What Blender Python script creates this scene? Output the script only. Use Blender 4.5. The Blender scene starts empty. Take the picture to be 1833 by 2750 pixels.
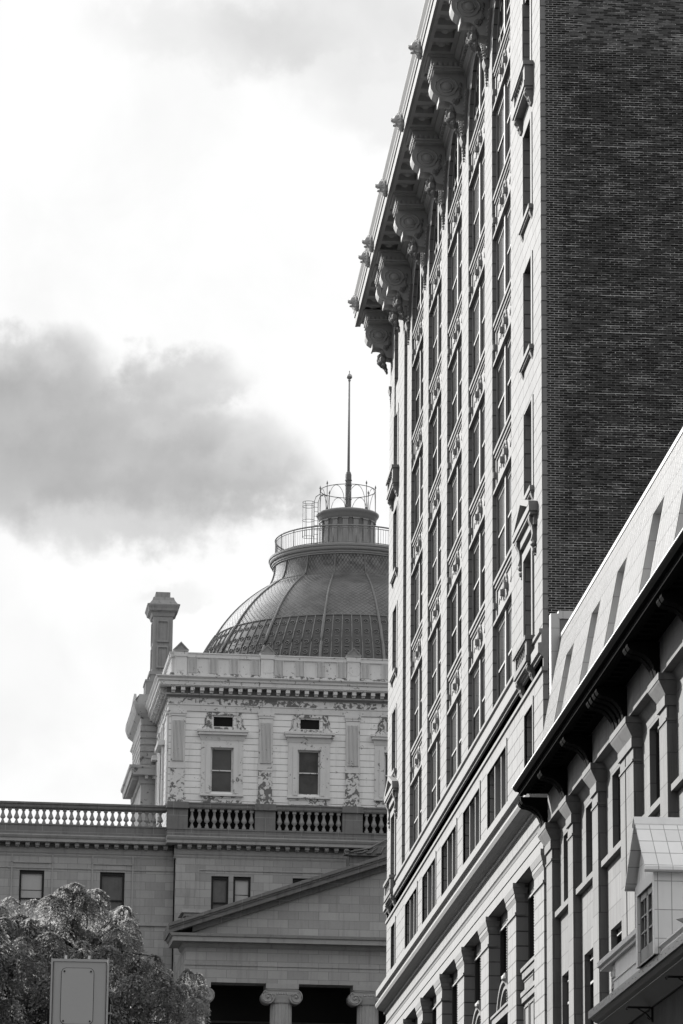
import bpy, bmesh, math, random
from mathutils import Vector, Matrix
random.seed(7)
SC = bpy.context.scene
PI = math.pi

# ------------------------------------------------------------------ camera
CAM = Vector((0, 0, 1.6))
PITCH, YAW, ROLL = math.atan(2432 / 9500.0), math.radians(3.91), math.radians(0.56)
Fw = Vector((math.sin(YAW) * math.cos(PITCH), math.cos(YAW) * math.cos(PITCH), math.sin(PITCH)))
r_ = Vector((math.cos(YAW), -math.sin(YAW), 0)); u_ = r_.cross(Fw)
Rr = math.cos(ROLL) * r_ + math.sin(ROLL) * u_
Uu = math.cos(ROLL) * u_ - math.sin(ROLL) * r_
cam = bpy.data.cameras.new('camera'); co = bpy.data.objects.new('camera', cam)
SC.collection.objects.link(co)
m = Matrix((Rr, Uu, -Fw)).transposed().to_4x4(); m.translation = CAM
co.matrix_world = m
cam.sensor_fit = 'VERTICAL'; cam.sensor_height = 24.0; cam.sensor_width = 16.0
cam.lens = 24.0 * 9500 / 2750
cam.clip_start = 0.5; cam.clip_end = 5000
SC.camera = co

# ------------------------------------------------------------------ light
SUN_AZ, SUN_EL = math.radians(-38), math.radians(27.5)      # azimuth from +Y, positive to +X
sd = Vector((math.sin(SUN_AZ) * math.cos(SUN_EL), math.cos(SUN_AZ) * math.cos(SUN_EL), math.sin(SUN_EL)))
sl = bpy.data.lights.new('sun', 'SUN'); sl.energy = 3.9; sl.angle = math.radians(0.5); sl.color = (1, 0.985, 0.96)
so = bpy.data.objects.new('sun', sl); SC.collection.objects.link(so)
so.rotation_euler = sd.to_track_quat('Z', 'Y').to_euler(); so.location = (-30, 60, 80)
SC.view_settings.view_transform = 'Standard'; SC.view_settings.look = 'None'
SC.view_settings.exposure = 1.75; SC.view_settings.gamma = 1
SC.render.resolution_x = 683; SC.render.resolution_y = 1024


class NT:
    """small node-tree helper"""
    def __init__(s, t): s.t = t; s.n = t.nodes; s.l = t.links
    def new(s, k, **kw):
        n = s.n.new(k)
        for a, b in kw.items(): setattr(n, a, b)
        return n
    def put(s, sock, v):
        if isinstance(v, bpy.types.NodeSocket): s.l.new(v, sock)
        elif v is not None:
            if sock.type == 'RGBA' and not hasattr(v, '__len__'): v = (v, v, v, 1)
            sock.default_value = v
    def math(s, op, a, b=None, c=None, clamp=False):
        n = s.new('ShaderNodeMath', operation=op, use_clamp=clamp)
        s.put(n.inputs[0], a)
        if b is not None: s.put(n.inputs[1], b)
        if c is not None: s.put(n.inputs[2], c)
        return n.outputs[0]
    def mix(s, f, a, b, mode='MIX'):
        n = s.new('ShaderNodeMix', data_type='RGBA', blend_type=mode, clamp_factor=True)
        s.put(n.inputs[0], f); s.put(n.inputs[6], a); s.put(n.inputs[7], b)
        return n.outputs[2]
    def smooth(s, v, a, b, o0=0.0, o1=1.0):
        n = s.new('ShaderNodeMapRange', interpolation_type='SMOOTHSTEP')
        for i, x in enumerate((v, a, b, o0, o1)): s.put(n.inputs[i], x)
        return n.outputs[0]
    def noise(s, vec, scale, detail=4, rough=0.55, dist=0.0):
        n = s.new('ShaderNodeTexNoise'); s.put(n.inputs['Vector'], vec)
        n.inputs['Scale'].default_value = scale; n.inputs['Detail'].default_value = detail
        n.inputs['Roughness'].default_value = rough; n.inputs['Distortion'].default_value = dist
        return n.outputs['Fac']


# world: Nishita sky seen through a broken layer of cloud, all in grey
W = bpy.data.worlds.new('World'); SC.world = W; W.use_nodes = True
N = NT(W.node_tree); N.n.clear()
out = N.new('ShaderNodeOutputWorld'); bg = N.new('ShaderNodeBackground')
N.l.new(bg.outputs[0], out.inputs[0])
sky = N.new('ShaderNodeTexSky', sky_type='NISHITA'); sky.sun_disc = False
sky.sun_elevation = SUN_EL; sky.sun_rotation = SUN_AZ
bw = N.new('ShaderNodeRGBToBW'); N.l.new(sky.outputs[0], bw.inputs[0])
tc = N.new('ShaderNodeTexCoord'); sep = N.new('ShaderNodeSeparateXYZ'); N.l.new(tc.outputs['Generated'], sep.inputs[0])
az = N.math('ARCTAN2', sep.outputs[0], sep.outputs[1]); el = N.math('ARCSINE', sep.outputs[2])
cv = N.new('ShaderNodeCombineXYZ'); N.put(cv.inputs[0], az); N.put(cv.inputs[1], el)
n1 = N.noise(cv.outputs[0], 30, 5, 0.5); n2 = N.noise(cv.outputs[0], 75, 5, 0.55)
n3 = N.noise(cv.outputs[0], 14, 3, 0.5)
n4 = N.noise(cv.outputs[0], 190, 5, 0.6)
wx = N.math('MULTIPLY_ADD', N.math('SUBTRACT', n1, 0.5), 0.034, N.math('MULTIPLY_ADD', N.math('SUBTRACT', n2, 0.5), 0.020, N.math('MULTIPLY', N.math('SUBTRACT', n4, 0.5), 0.008)))
wy = N.math('MULTIPLY_ADD', N.math('SUBTRACT', n3, 0.5), 0.022, N.math('MULTIPLY_ADD', N.math('SUBTRACT', n2, 0.5), -0.018, N.math('MULTIPLY', N.math('SUBTRACT', n4, 0.5), -0.007)))
az2 = N.math('ADD', az, wx); el2 = N.math('ADD', el, wy)
def blobs(L):
    acc = None
    for (a, e, ra, re, w) in L:
        dx = N.math('DIVIDE', N.math('SUBTRACT', az2, a), ra); dy = N.math('DIVIDE', N.math('SUBTRACT', el2, e), re)
        d = N.math('SQRT', N.math('ADD', N.math('MULTIPLY', dx, dx), N.math('MULTIPLY', dy, dy)))
        v = N.smooth(d, 1.06, 0.4, 0.0, w)
        acc = v if acc is None else N.math('ADD', acc, v)
    return N.math('SUBTRACT', 1.0, N.math('EXPONENT', N.math('MULTIPLY', acc, -1.0)))
cl = blobs([(-0.022, 0.272, .040, .026, .9), (.004, .268, .040, .022, .9), (.030, .262, .030, .017, .8), (-.027, .290, .024, .013, .8),
            (.022, .286, .022, .012, .7), (.004, .250, .046, .014, .8), (.050, .256, .018, .009, .4), (.020, .2261, .011, .005, .16),
            (.066, .390, .045, .022, .34), (.030, .384, .05, .014, .22), (.080, .366, .03, .014, .22), (-.03, .20, .03, .03, .08), (-.05, .266, .05, .028, .9)])
gen = N.smooth(N.noise(tc.outputs['Generated'], 2.4, 5, .55), .5, .75, 0.0, .5)          # other clouds elsewhere
far = N.smooth(N.math('ABSOLUTE', N.math('SUBTRACT', az, 0.03)), .10, .35)
cld = N.math('MAXIMUM', cl, N.math('MULTIPLY', gen, far))
thin = N.smooth(N.noise(cv.outputs[0], 22, 5, .55, .4), .42, .75, 0.0, .10)
fine = N.math('ADD', N.math('MULTIPLY', N.math('SUBTRACT', N.noise(cv.outputs[0], 80, 5, .55), .5), N.math('MULTIPLY_ADD', cld, .2, .05)), thin)
# brightness of the thin veil: strongest toward the sun, weaker behind the viewer
dv = N.new('ShaderNodeVectorMath', operation='DOT_PRODUCT'); N.l.new(tc.outputs['Generated'], dv.inputs[0]); dv.inputs[1].default_value = sd
veil = N.smooth(dv.outputs['Value'], -0.7, 0.6, 0.43, 0.305)
lum = N.math('ADD', veil, N.math('MULTIPLY', N.math('MINIMUM', bw.outputs[0], 3.5), 0.02))
shade = N.math('SUBTRACT', 1.0, N.math('MULTIPLY', N.math('ADD', cld, fine, clamp=True), 0.58))
lum = N.math('ADD', lum, N.smooth(dv.outputs['Value'], 0.85, 0.99, 0.0, 1.5))            # glare of the thin cloud round the sun
lum = N.math('MULTIPLY', lum, shade)
low = N.smooth(sep.outputs[2], 0.05, 0.5, 0.33, 1.0)                    # roofs and haze close the horizon behind the viewer
back = N.smooth(dv.outputs['Value'], 0.35, -0.15)
lum = N.math('MULTIPLY', lum, N.math('SUBTRACT', 1.0, N.math('MULTIPLY', back, N.math('SUBTRACT', 1.0, low))))
ground_dark = N.smooth(sep.outputs[2], -0.05, 0.0, 0.12, 1.0)
lum = N.math('MULTIPLY', lum, ground_dark)
N.put(bg.inputs['Color'], 1.0)
cc = N.new('ShaderNodeCombineXYZ')
for i in range(3): N.put(cc.inputs[i], lum)
N.l.new(cc.outputs[0], bg.inputs['Color']); bg.inputs['Strength'].default_value = 0.8


# ------------------------------------------------------------------ materials
def material(name, val, rough=0.85, var=0.12, vs=1.2, fine=0.05, fs=18, streak=0.0, joints=None, peel=None,
             metal=0.0, spec=0.05, bump=0.0, patch=None, blockvar=0.0, coat=0.0):
    """grey procedural surface. joints=(w,h,size,dark[,offset]); peel=(threshold,dark,scale)"""
    M = bpy.data.materials.new(name); M.use_nodes = True
    T = NT(M.node_tree); b = T.n['Principled BSDF']
    tc = T.new('ShaderNodeTexCoord'); ob = tc.outputs['Object']
    sn = T.new('ShaderNodeSeparateXYZ'); T.l.new(tc.outputs['Normal'], sn.inputs[0])
    sp = T.new('ShaderNodeSeparateXYZ'); T.l.new(ob, sp.inputs[0])
    side = T.math('GREATER_THAN', T.math('ABSOLUTE', sn.outputs[0]), 0.55)
    mu = T.new('ShaderNodeMix', data_type='FLOAT'); T.put(mu.inputs[0], side); T.put(mu.inputs[2], sp.outputs[0]); T.put(mu.inputs[3], sp.outputs[1])
    uv = T.new('ShaderNodeCombineXYZ'); T.put(uv.inputs[0], mu.outputs[0]); T.put(uv.inputs[1], sp.outputs[2])
    c = T.math('MULTIPLY_ADD', T.math('SUBTRACT', T.noise(ob, vs, 4), 0.5), 2 * var, 1.0)
    c = T.math('MULTIPLY', c, T.math('MULTIPLY_ADD', T.math('SUBTRACT', T.noise(ob, fs, 3, .6), 0.5), 2 * fine, 1.0))
    if streak:
        mp = T.new('ShaderNodeMapping'); T.l.new(ob, mp.inputs[0]); mp.inputs['Scale'].default_value = (3.0, 3.0, 0.22)
        st = T.smooth(T.noise(mp.outputs[0], 1.6, 5, .6), .48, .78)
        c = T.math('MULTIPLY', c, T.math('SUBTRACT', 1.0, T.math('MULTIPLY', st, streak)))
    c = T.math('MULTIPLY', c, val)
    hgt = None
    if joints:
        w, h, sz, dk = joints[:4]; off = joints[4] if len(joints) > 4 else 0.5
        br = T.new('ShaderNodeTexBrick'); T.l.new(uv.outputs[0], br.inputs['Vector']); br.offset = off
        br.inputs['Scale'].default_value = 1; br.inputs['Brick Width'].default_value = w; br.inputs['Row Height'].default_value = h
        br.inputs['Mortar Size'].default_value = sz; br.inputs['Mortar Smooth'].default_value = 0.1; br.inputs['Bias'].default_value = 0
        br.inputs['Color1'].default_value = (0, 0, 0, 1); br.inputs['Color2'].default_value = (1, 1, 1, 1)
        br.inputs['Mortar'].default_value = (.5, .5, .5, 1)
        if blockvar:
            c = T.math('MULTIPLY', c, T.math('MULTIPLY_ADD', T.math('SUBTRACT', br.outputs['Color'], .5), 2 * blockvar, 1.0))
        jd = T.smooth(T.noise(ob, 2.3, 3), .25, .6, .55, 1.0)
        c = T.mix(T.math('MULTIPLY', br.outputs['Fac'], jd), T_rgb(T, c), (val * dk, val * dk, val * dk, 1))
        hgt = T.math('SUBTRACT', 1.0, br.outputs['Fac'])
    if peel:
        th, dk, sc = peel
        pn = T.noise(ob, sc, 7, .62, .6); pm = T.noise(ob, sc * .23, 2, .5)
        f = T.smooth(T.math('MULTIPLY_ADD', T.math('SUBTRACT', pm, .5), .35, pn), th, th + .045)
        c = T.mix(f, c if c.type == 'RGBA' else T_rgb(T, c), (dk, dk, dk, 1))
    if c.type != 'RGBA': c = T_rgb(T, c)
    T.l.new(c, b.inputs['Base Color'])
    b.inputs['Roughness'].default_value = rough; b.inputs['Metallic'].default_value = metal
    b.inputs['Specular IOR Level'].default_value = spec
    if bump or hgt is not None:
        bp = T.new('ShaderNodeBump'); bp.inputs['Distance'].default_value = 0.02; bp.inputs['Strength'].default_value = bump or .4
        hh = T.noise(ob, fs * 1.3, 4, .6)
        if hgt is not None: hh = T.math('MULTIPLY_ADD', hh, .35, hgt)
        T.l.new(hh, bp.inputs['Height']); T.l.new(bp.outputs[0], b.inputs['Normal'])
    return M

def T_rgb(T, v):
    n = T.new('ShaderNodeCombineXYZ')
    for i in range(3): T.put(n.inputs[i], v)
    mx = T.new('ShaderNodeMix', data_type='RGBA'); mx.inputs[0].default_value = 0
    T.l.new(n.outputs[0], mx.inputs[6]); return mx.outputs[2]

MT = {}
MT['lime'] = material('pale_limestone', .195, .8, .07, .6, .05, 14, .14, (1.15, .405, .02, .32), blockvar=.035, bump=.25)
MT['lime_plain'] = material('carved_limestone', .20, .8, .08, 1.0, .05, 16, .14, bump=.2)
MT['lime_dirty'] = material('weathered_limestone', .17, .85, .25, 1.6, .08, 12, .45, bump=.3)
MT['soffit'] = material('cornice_stone', .30, .85, .12, 2.0, .06, 14, .15, bump=.3)
MT['dark_metal'] = material('dark_painted_metal', .006, .9, .1, 2, .05, 30, spec=.015)
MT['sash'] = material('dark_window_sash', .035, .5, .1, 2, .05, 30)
MT['pale_frame'] = material('pale_window_frame', .26, .6, .08, 2, .04, 30)
MT['black'] = material('dark_interior', .006, .9, .1, 2, .05, 30)
MT['asphalt'] = material('asphalt', .04, .9, .15, .4, .2, 30, bump=.3)
MT['pave'] = material('concrete_paving', .035, .9, .1, .5, .1, 12, joints=(1.5, 1.5, .02, .5))
MT['grey_stone'] = material('grey_limestone', .34, .9, .14, .5, .08, 9, .2, (1.0, .42, .014, .68), blockvar=.13, bump=.3)
MT['grey_plain'] = material('grey_carved_stone', .34, .9, .14, 1.3, .08, 10, .25, bump=.3)
MT['dark_stone'] = material('soot_and_shade_dark_stone', .17, .9, .22, 1.6, .1, 10, .35, (1.9, .9, .015, 1.5), bump=.3)  # sooty stone; also serves as painted shade behind the stone modillions
MT['bal_stone'] = material('baluster_stone', .25, .9, .2, 2.4, .1, 10, .2)
MT['paint'] = material('flaking_paint', .78, .8, .09, 1.0, .05, 12, .16, (60, .336, .018, .3), peel=(.665, .25, 5.5), bump=.2)
MT['paint_plain'] = material('flaking_painted_trim', .62, .8, .08, 1.2, .05, 12, .12, peel=(.615, .2, 5.5), bump=.2)
MT['paint_bad'] = material('badly_flaking_paint', .62, .8, .08, 1.2, .05, 12, .12, peel=(.50, .16, 4.6), bump=.25)
MT['flute'] = material('fluted_painted_trim', .6, .8, .06, 1.2, .04, 12, .15, peel=(.67, .13, 4))
MT['roofmetal'] = material('pale_metal_roofing', .155, .55, .06, .8, .04, 8, .05, (.38, .62, .02, .35, .37), blockvar=.10, spec=.08, bump=.9)
MT['recess'] = material('dormer_cheek_metal', .40, .5, .04, .8, .03, 8, .05, (5.0, .62, .008, .45), spec=.3)
MT['palemetal'] = material('pale_sheet_metal', .45, .5, .05, .8, .03, 8, .06, (2.0, .62, .008, .5), spec=.4)
MT['tiles_big'] = material('tall_metal_tiles', .62, .5, .05, 1.2, .03, 10, .04, (.205, .42, .006, .35, .0), blockvar=.06, spec=.4, bump=.4)
MT['tiles'] = material('square_metal_tiles', .68, .5, .05, 1.2, .03, 10, .04, (.21, .215, .006, .35, .0), blockvar=.06, spec=.4, bump=.4)
MT['whitepaint'] = material('pale_painted_metal', .60, .55, .06, 1.6, .04, 12, .12)
MT['rough_end'] = material('broken_render', .40, .95, .3, 6, .2, 20, .2, bump=.6)
MT['greymetal'] = material('grey_painted_metal', .23, .45, .06, 2.5, .04, 20, .08, spec=.5)
MT['sootmetal'] = material('dull_grey_metal', .13, .5, .1, 2.5, .06, 20, .1, spec=.5)
MT['stucco'] = material('dark_stucco', .055, .95, .28, 2.2, .15, 14, .3, bump=.5)
MT['iron'] = material('black_wrought_iron', .012, .5, .1, 4, .05, 30)
MT['railmetal'] = material('galvanised_rail', .22, .45, .08, 3, .05, 30, metal=.3, spec=.5)
MT['lion'] = material('lion_head_stone', .40, .8, .15, 6, .08, 20, .1)
MT['cloud'] = material('added_cloud_white', .85, 1, .02, .05, .02, 1)
MT['bay_paint'] = material('weathered_bay_paint', .40, .9, .12, 1.2, .06, 12, .2, peel=(.60, .15, 3.6), bump=.2)
MT['shaded_wood'] = material('shade_painted_bare_wood', .16, .95, .2, 2, .1, 12, .3)  # bare wood, its tone darkened to paint in the shade under the cornice
MT['chimney'] = material('sooty_chimney_stone', .31, .9, .2, 1.6, .1, 10, .35, bump=.3)
MT['pole'] = material('aged_pole_paint', .30, .5, .15, 4, .08, 30, .2)
MT['bark'] = material('bark', .05, .95, .3, 6, .2, 30, bump=.5)
MT['nstone'] = material('rough_limestone', .155, .85, .12, 1.2, .07, 10, .28, (1.3, .62, .012, .55), blockvar=.08, bump=.35)
MT['nplain'] = material('dressed_limestone', .155, .85, .14, 1.8, .07, 12, .3, bump=.3)
MT['blind'] = material('drawn_blind', .42, .9, .08, 1.5, .04, 14, .1)
MT['curtain'] = material('gathered_curtain', .13, .9, .35, 2.0, .1, 9, .3)
MT['ball'] = material('gilded_ball', .35, .25, .3, 9, .2, 30, metal=.8)
MT['signal'] = material('grey_signal_paint', .31, .42, .05, 3, .03, 40, .06, spec=.45, peel=(.80, .03, 22))
MT['signal_plate'] = material('grey_cover_plate', .325, .42, .03, 5, .02, 40, spec=.45)


def glass(name, base, rough=.06, spec=.35, wob=.15):
    M = bpy.data.materials.new(name); M.use_nodes = True; T = NT(M.node_tree); b = T.n['Principled BSDF']
    tc = T.new('ShaderNodeTexCoord'); oi = T.new('ShaderNodeObjectInfo'); v = T.math('ADD', T.math('MULTIPLY', T.noise(tc.outputs['Object'], .9, 4, .6), .6), T.math('MULTIPLY', oi.outputs['Random'], .45))
    c = T_rgb(T, T.smooth(v, .3, .7, base * .35, base * 1.7)); T.l.new(c, b.inputs['Base Color'])
    b.inputs['Roughness'].default_value = rough; b.inputs['Specular IOR Level'].default_value = spec
    bp = T.new('ShaderNodeBump'); bp.inputs['Strength'].default_value = wob; bp.inputs['Distance'].default_value = .01
    T.l.new(T.noise(tc.outputs['Object'], 1.7, 2), bp.inputs['Height']); T.l.new(bp.outputs[0], b.inputs['Normal'])
    return M
MT['glass'] = glass('window_glass', .05, .12, .24)
MT['dglass'] = glass('dark_window_glass', .008, .15, .05)
MT['mglass'] = glass('old_window_glass', .05, .1, .25)


def brick_material():
    M = bpy.data.materials.new('old_dark_brick'); M.use_nodes = True; T = NT(M.node_tree); b = T.n['Principled BSDF']
    tc = T.new('ShaderNodeTexCoord'); ob = tc.outputs['Object']
    sp = T.new('ShaderNodeSeparateXYZ'); T.l.new(ob, sp.inputs[0])
    uv = T.new('ShaderNodeCombineXYZ')
    wob = T.math('MULTIPLY', T.math('SUBTRACT', T.noise(ob, 1.1, 2), .5), .02)
    T.put(uv.inputs[0], sp.outputs[0]); T.put(uv.inputs[1], T.math('ADD', sp.outputs[2], wob))
    br = T.new('ShaderNodeTexBrick'); T.l.new(uv.outputs[0], br.inputs['Vector'])
    for k, v in (('Scale', 1), ('Brick Width', .235), ('Row Height', .0655), ('Mortar Size', .0105), ('Mortar Smooth', .15), ('Bias', -.05)):
        br.inputs[k].default_value = v
    br.inputs['Color1'].default_value = (0, 0, 0, 1); br.inputs['Color2'].default_value = (1, 1, 1, 1); br.inputs['Mortar'].default_value = (.5, .5, .5, 1)
    bright = T.smooth(br.outputs['Color'], .1, 1.0, .009, .052)
    # paler, repointed area high on the right side of the wall
    up = T.smooth(T.math('ADD', sp.outputs[2], T.math('MULTIPLY', T.noise(ob, .8, 4), 3.0)), 38.6, 40.2)
    rt = T.smooth(T.math('ADD', sp.outputs[0], T.math('MULTIPLY', T.noise(ob, 1.6, 4), 1.2)), 1.0, 2.0)
    pale = T.math('MULTIPLY', up, rt)
    pn = T.smooth(T.noise(ob, 3.6, 5, .65), .5, .85, .9, 1.9)
    big = T.smooth(T.noise(ob, .35, 3), .3, .7, .85, 1.2)
    bc = T.math('MULTIPLY', T.math('MULTIPLY', bright, pn), big)
    bc = T.math('MULTIPLY', bc, T.math('MULTIPLY_ADD', pale, 2.2, .9))
    # mortar shows in long runs and in patches, elsewhere it is sooted over
    mp = T.new('ShaderNodeMapping'); T.l.new(ob, mp.inputs[0]); mp.inputs['Scale'].default_value = (.5, 1, 13.0)
    run = T.smooth(T.noise(mp.outputs[0], 1.25, 3, .6), .585, .63)
    mp2 = T.new('ShaderNodeMapping'); T.l.new(ob, mp2.inputs[0]); mp2.inputs['Scale'].default_value = (.6, 1, 2.6)
    pat = T.smooth(T.noise(mp2.outputs[0], 1.5, 7, .75), .46, .60)
    vis = T.math('MAXIMUM', T.math('MAXIMUM', T.math('MULTIPLY', run, 1.0), T.math('MULTIPLY', pat, .7)), .16)
    vis = T.math('MAXIMUM', vis, T.math('MAXIMUM', T.math('MULTIPLY', T.smooth(sp.outputs[0], .9, .3), .55), T.smooth(sp.outputs[2], 27, 22, 0, .5)))
    vis = T.math('MULTIPLY', vis, T.smooth(T.noise(ob, 9, 2), .3, .5, .45, 1.0))
    mc = T.math('MULTIPLY_ADD', vis, .42, .02)
    col = T.mix(br.outputs['Fac'], T_rgb(T, bc), T_rgb(T, mc))
    # two string courses, their shadow lines painted in as dark brick
    z = sp.outputs[2]
    for zc in (37.8, 24.65):
        d = T.math('ABSOLUTE', T.math('SUBTRACT', z, zc)); band = T.smooth(d, .16, .13)
        col = T.mix(T.math('MULTIPLY', band, .72), col, T.mix(br.outputs['Fac'], (.008, .008, .008, 1), (.16, .16, .16, 1)))
    T.l.new(col, b.inputs['Base Color']); b.inputs['Roughness'].default_value = .9; b.inputs['Specular IOR Level'].default_value = .2
    bp = T.new('ShaderNodeBump'); bp.inputs['Strength'].default_value = .6; bp.inputs['Distance'].default_value = .02
    T.l.new(T.math('SUBTRACT', T.math('MULTIPLY', T.noise(ob, 30, 3), .4), br.outputs['Fac']), bp.inputs['Height']); T.l.new(bp.outputs[0], b.inputs['Normal'])
    return M
MT['brick'] = brick_material()


def dome_material():
    """diamond shingles: lines run both ways round the dome; sooted lead, glossy"""
    M = bpy.data.materials.new('dome_metal_shingles'); M.use_nodes = True; T = NT(M.node_tree); b = T.n['Principled BSDF']
    tc = T.new('ShaderNodeTexCoord'); ob = tc.outputs['Object']
    sp = T.new('ShaderNodeSeparateXYZ'); T.l.new(ob, sp.inputs[0])
    x = T.math('SUBTRACT', sp.outputs[0], 13.95); y = T.math('SUBTRACT', sp.outputs[1], 11.95); z = sp.outputs[2]
    ang = T.math('ARCTAN2', y, x); a = T.math('MULTIPLY', ang, 22.0)
    r = T.math('SQRT', T.math('ADD', T.math('MULTIPLY', x, x), T.math('MULTIPLY', y, y)))
    h = T.math('MULTIPLY', T.math('SUBTRACT', z, T.math('MULTIPLY', r, .75)), 3.0)
    def saw(v):
        f = T.math('FRACT', v); return T.smooth(T.math('ABSOLUTE', T.math('SUBTRACT', f, .5)), .5, .38)
    l1 = saw(T.math('ADD', a, h)); l2 = saw(T.math('SUBTRACT', a, h))
    ln = T.math('MINIMUM', l1, l2)
    dirt = T.smooth(T.noise(ob, 1.1, 5, .6), .35, .75, 1.25, .45)
    ring = T.smooth(T.math('ABSOLUTE', T.math('SUBTRACT', z, 46.8)), .55, .1, 0, 1)
    patch = T.smooth(T.noise(ob, 2.2, 5, .6), .45, .6)
    c = T.math('MULTIPLY', T.math('MULTIPLY_ADD', ln, .06, .045), dirt)
    c = T.math('MULTIPLY', c, T.math('SUBTRACT', 1.0, T.math('MULTIPLY', T.math('MULTIPLY', ring, patch), .6)))
    T.l.new(T_rgb(T, c), b.inputs['Base Color'])
    b.inputs['Roughness'].default_value = .3; b.inputs['Specular IOR Level'].default_value = .75
    bp = T.new('ShaderNodeBump'); bp.inputs['Strength'].default_value = .7; bp.inputs['Distance'].default_value = .035
    T.l.new(ln, bp.inputs['Height']); T.l.new(bp.outputs[0], b.inputs['Normal'])
    return M
MT['dome'] = dome_material()
MT['domeband'] = material('embossed_lead_band', .035, .35, .2, 1.5, .1, 12, .3, spec=.6)
MT['domerib'] = material('lead_rib', .17, .45, .25, 2.5, .1, 12, .4, spec=.4)


def leaf_material():
    M = bpy.data.materials.new('locust_leaves'); M.use_nodes = True; T = NT(M.node_tree); b = T.n['Principled BSDF']
    tc = T.new('ShaderNodeTexCoord')
    v = T.noise(tc.outputs['Object'], 2.2, 4, .6)
    oi = T.noise(tc.outputs['Object'], 40, 2, .6)
    c = T.math('MULTIPLY', T.smooth(v, .35, .65, .10, .34), T.smooth(oi, .3, .7, .7, 1.4))
    T.l.new(T_rgb(T, c), b.inputs['Base Color']); b.inputs['Roughness'].default_value = .65; b.inputs['Specular IOR Level'].default_value = .15
    tr = T.new('ShaderNodeBsdfTranslucent'); T.l.new(T_rgb(T, T.math('MULTIPLY', c, 1.1)), tr.inputs[0])
    ad = T.new('ShaderNodeMixShader'); ad.inputs[0].default_value = .38
    T.l.new(b.outputs[0], ad.inputs[1]); T.l.new(tr.outputs[0], ad.inputs[2])
    T.l.new(ad.outputs[0], T.n['Material Output'].inputs[0])
    return M
MT['leaf'] = leaf_material()


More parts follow.
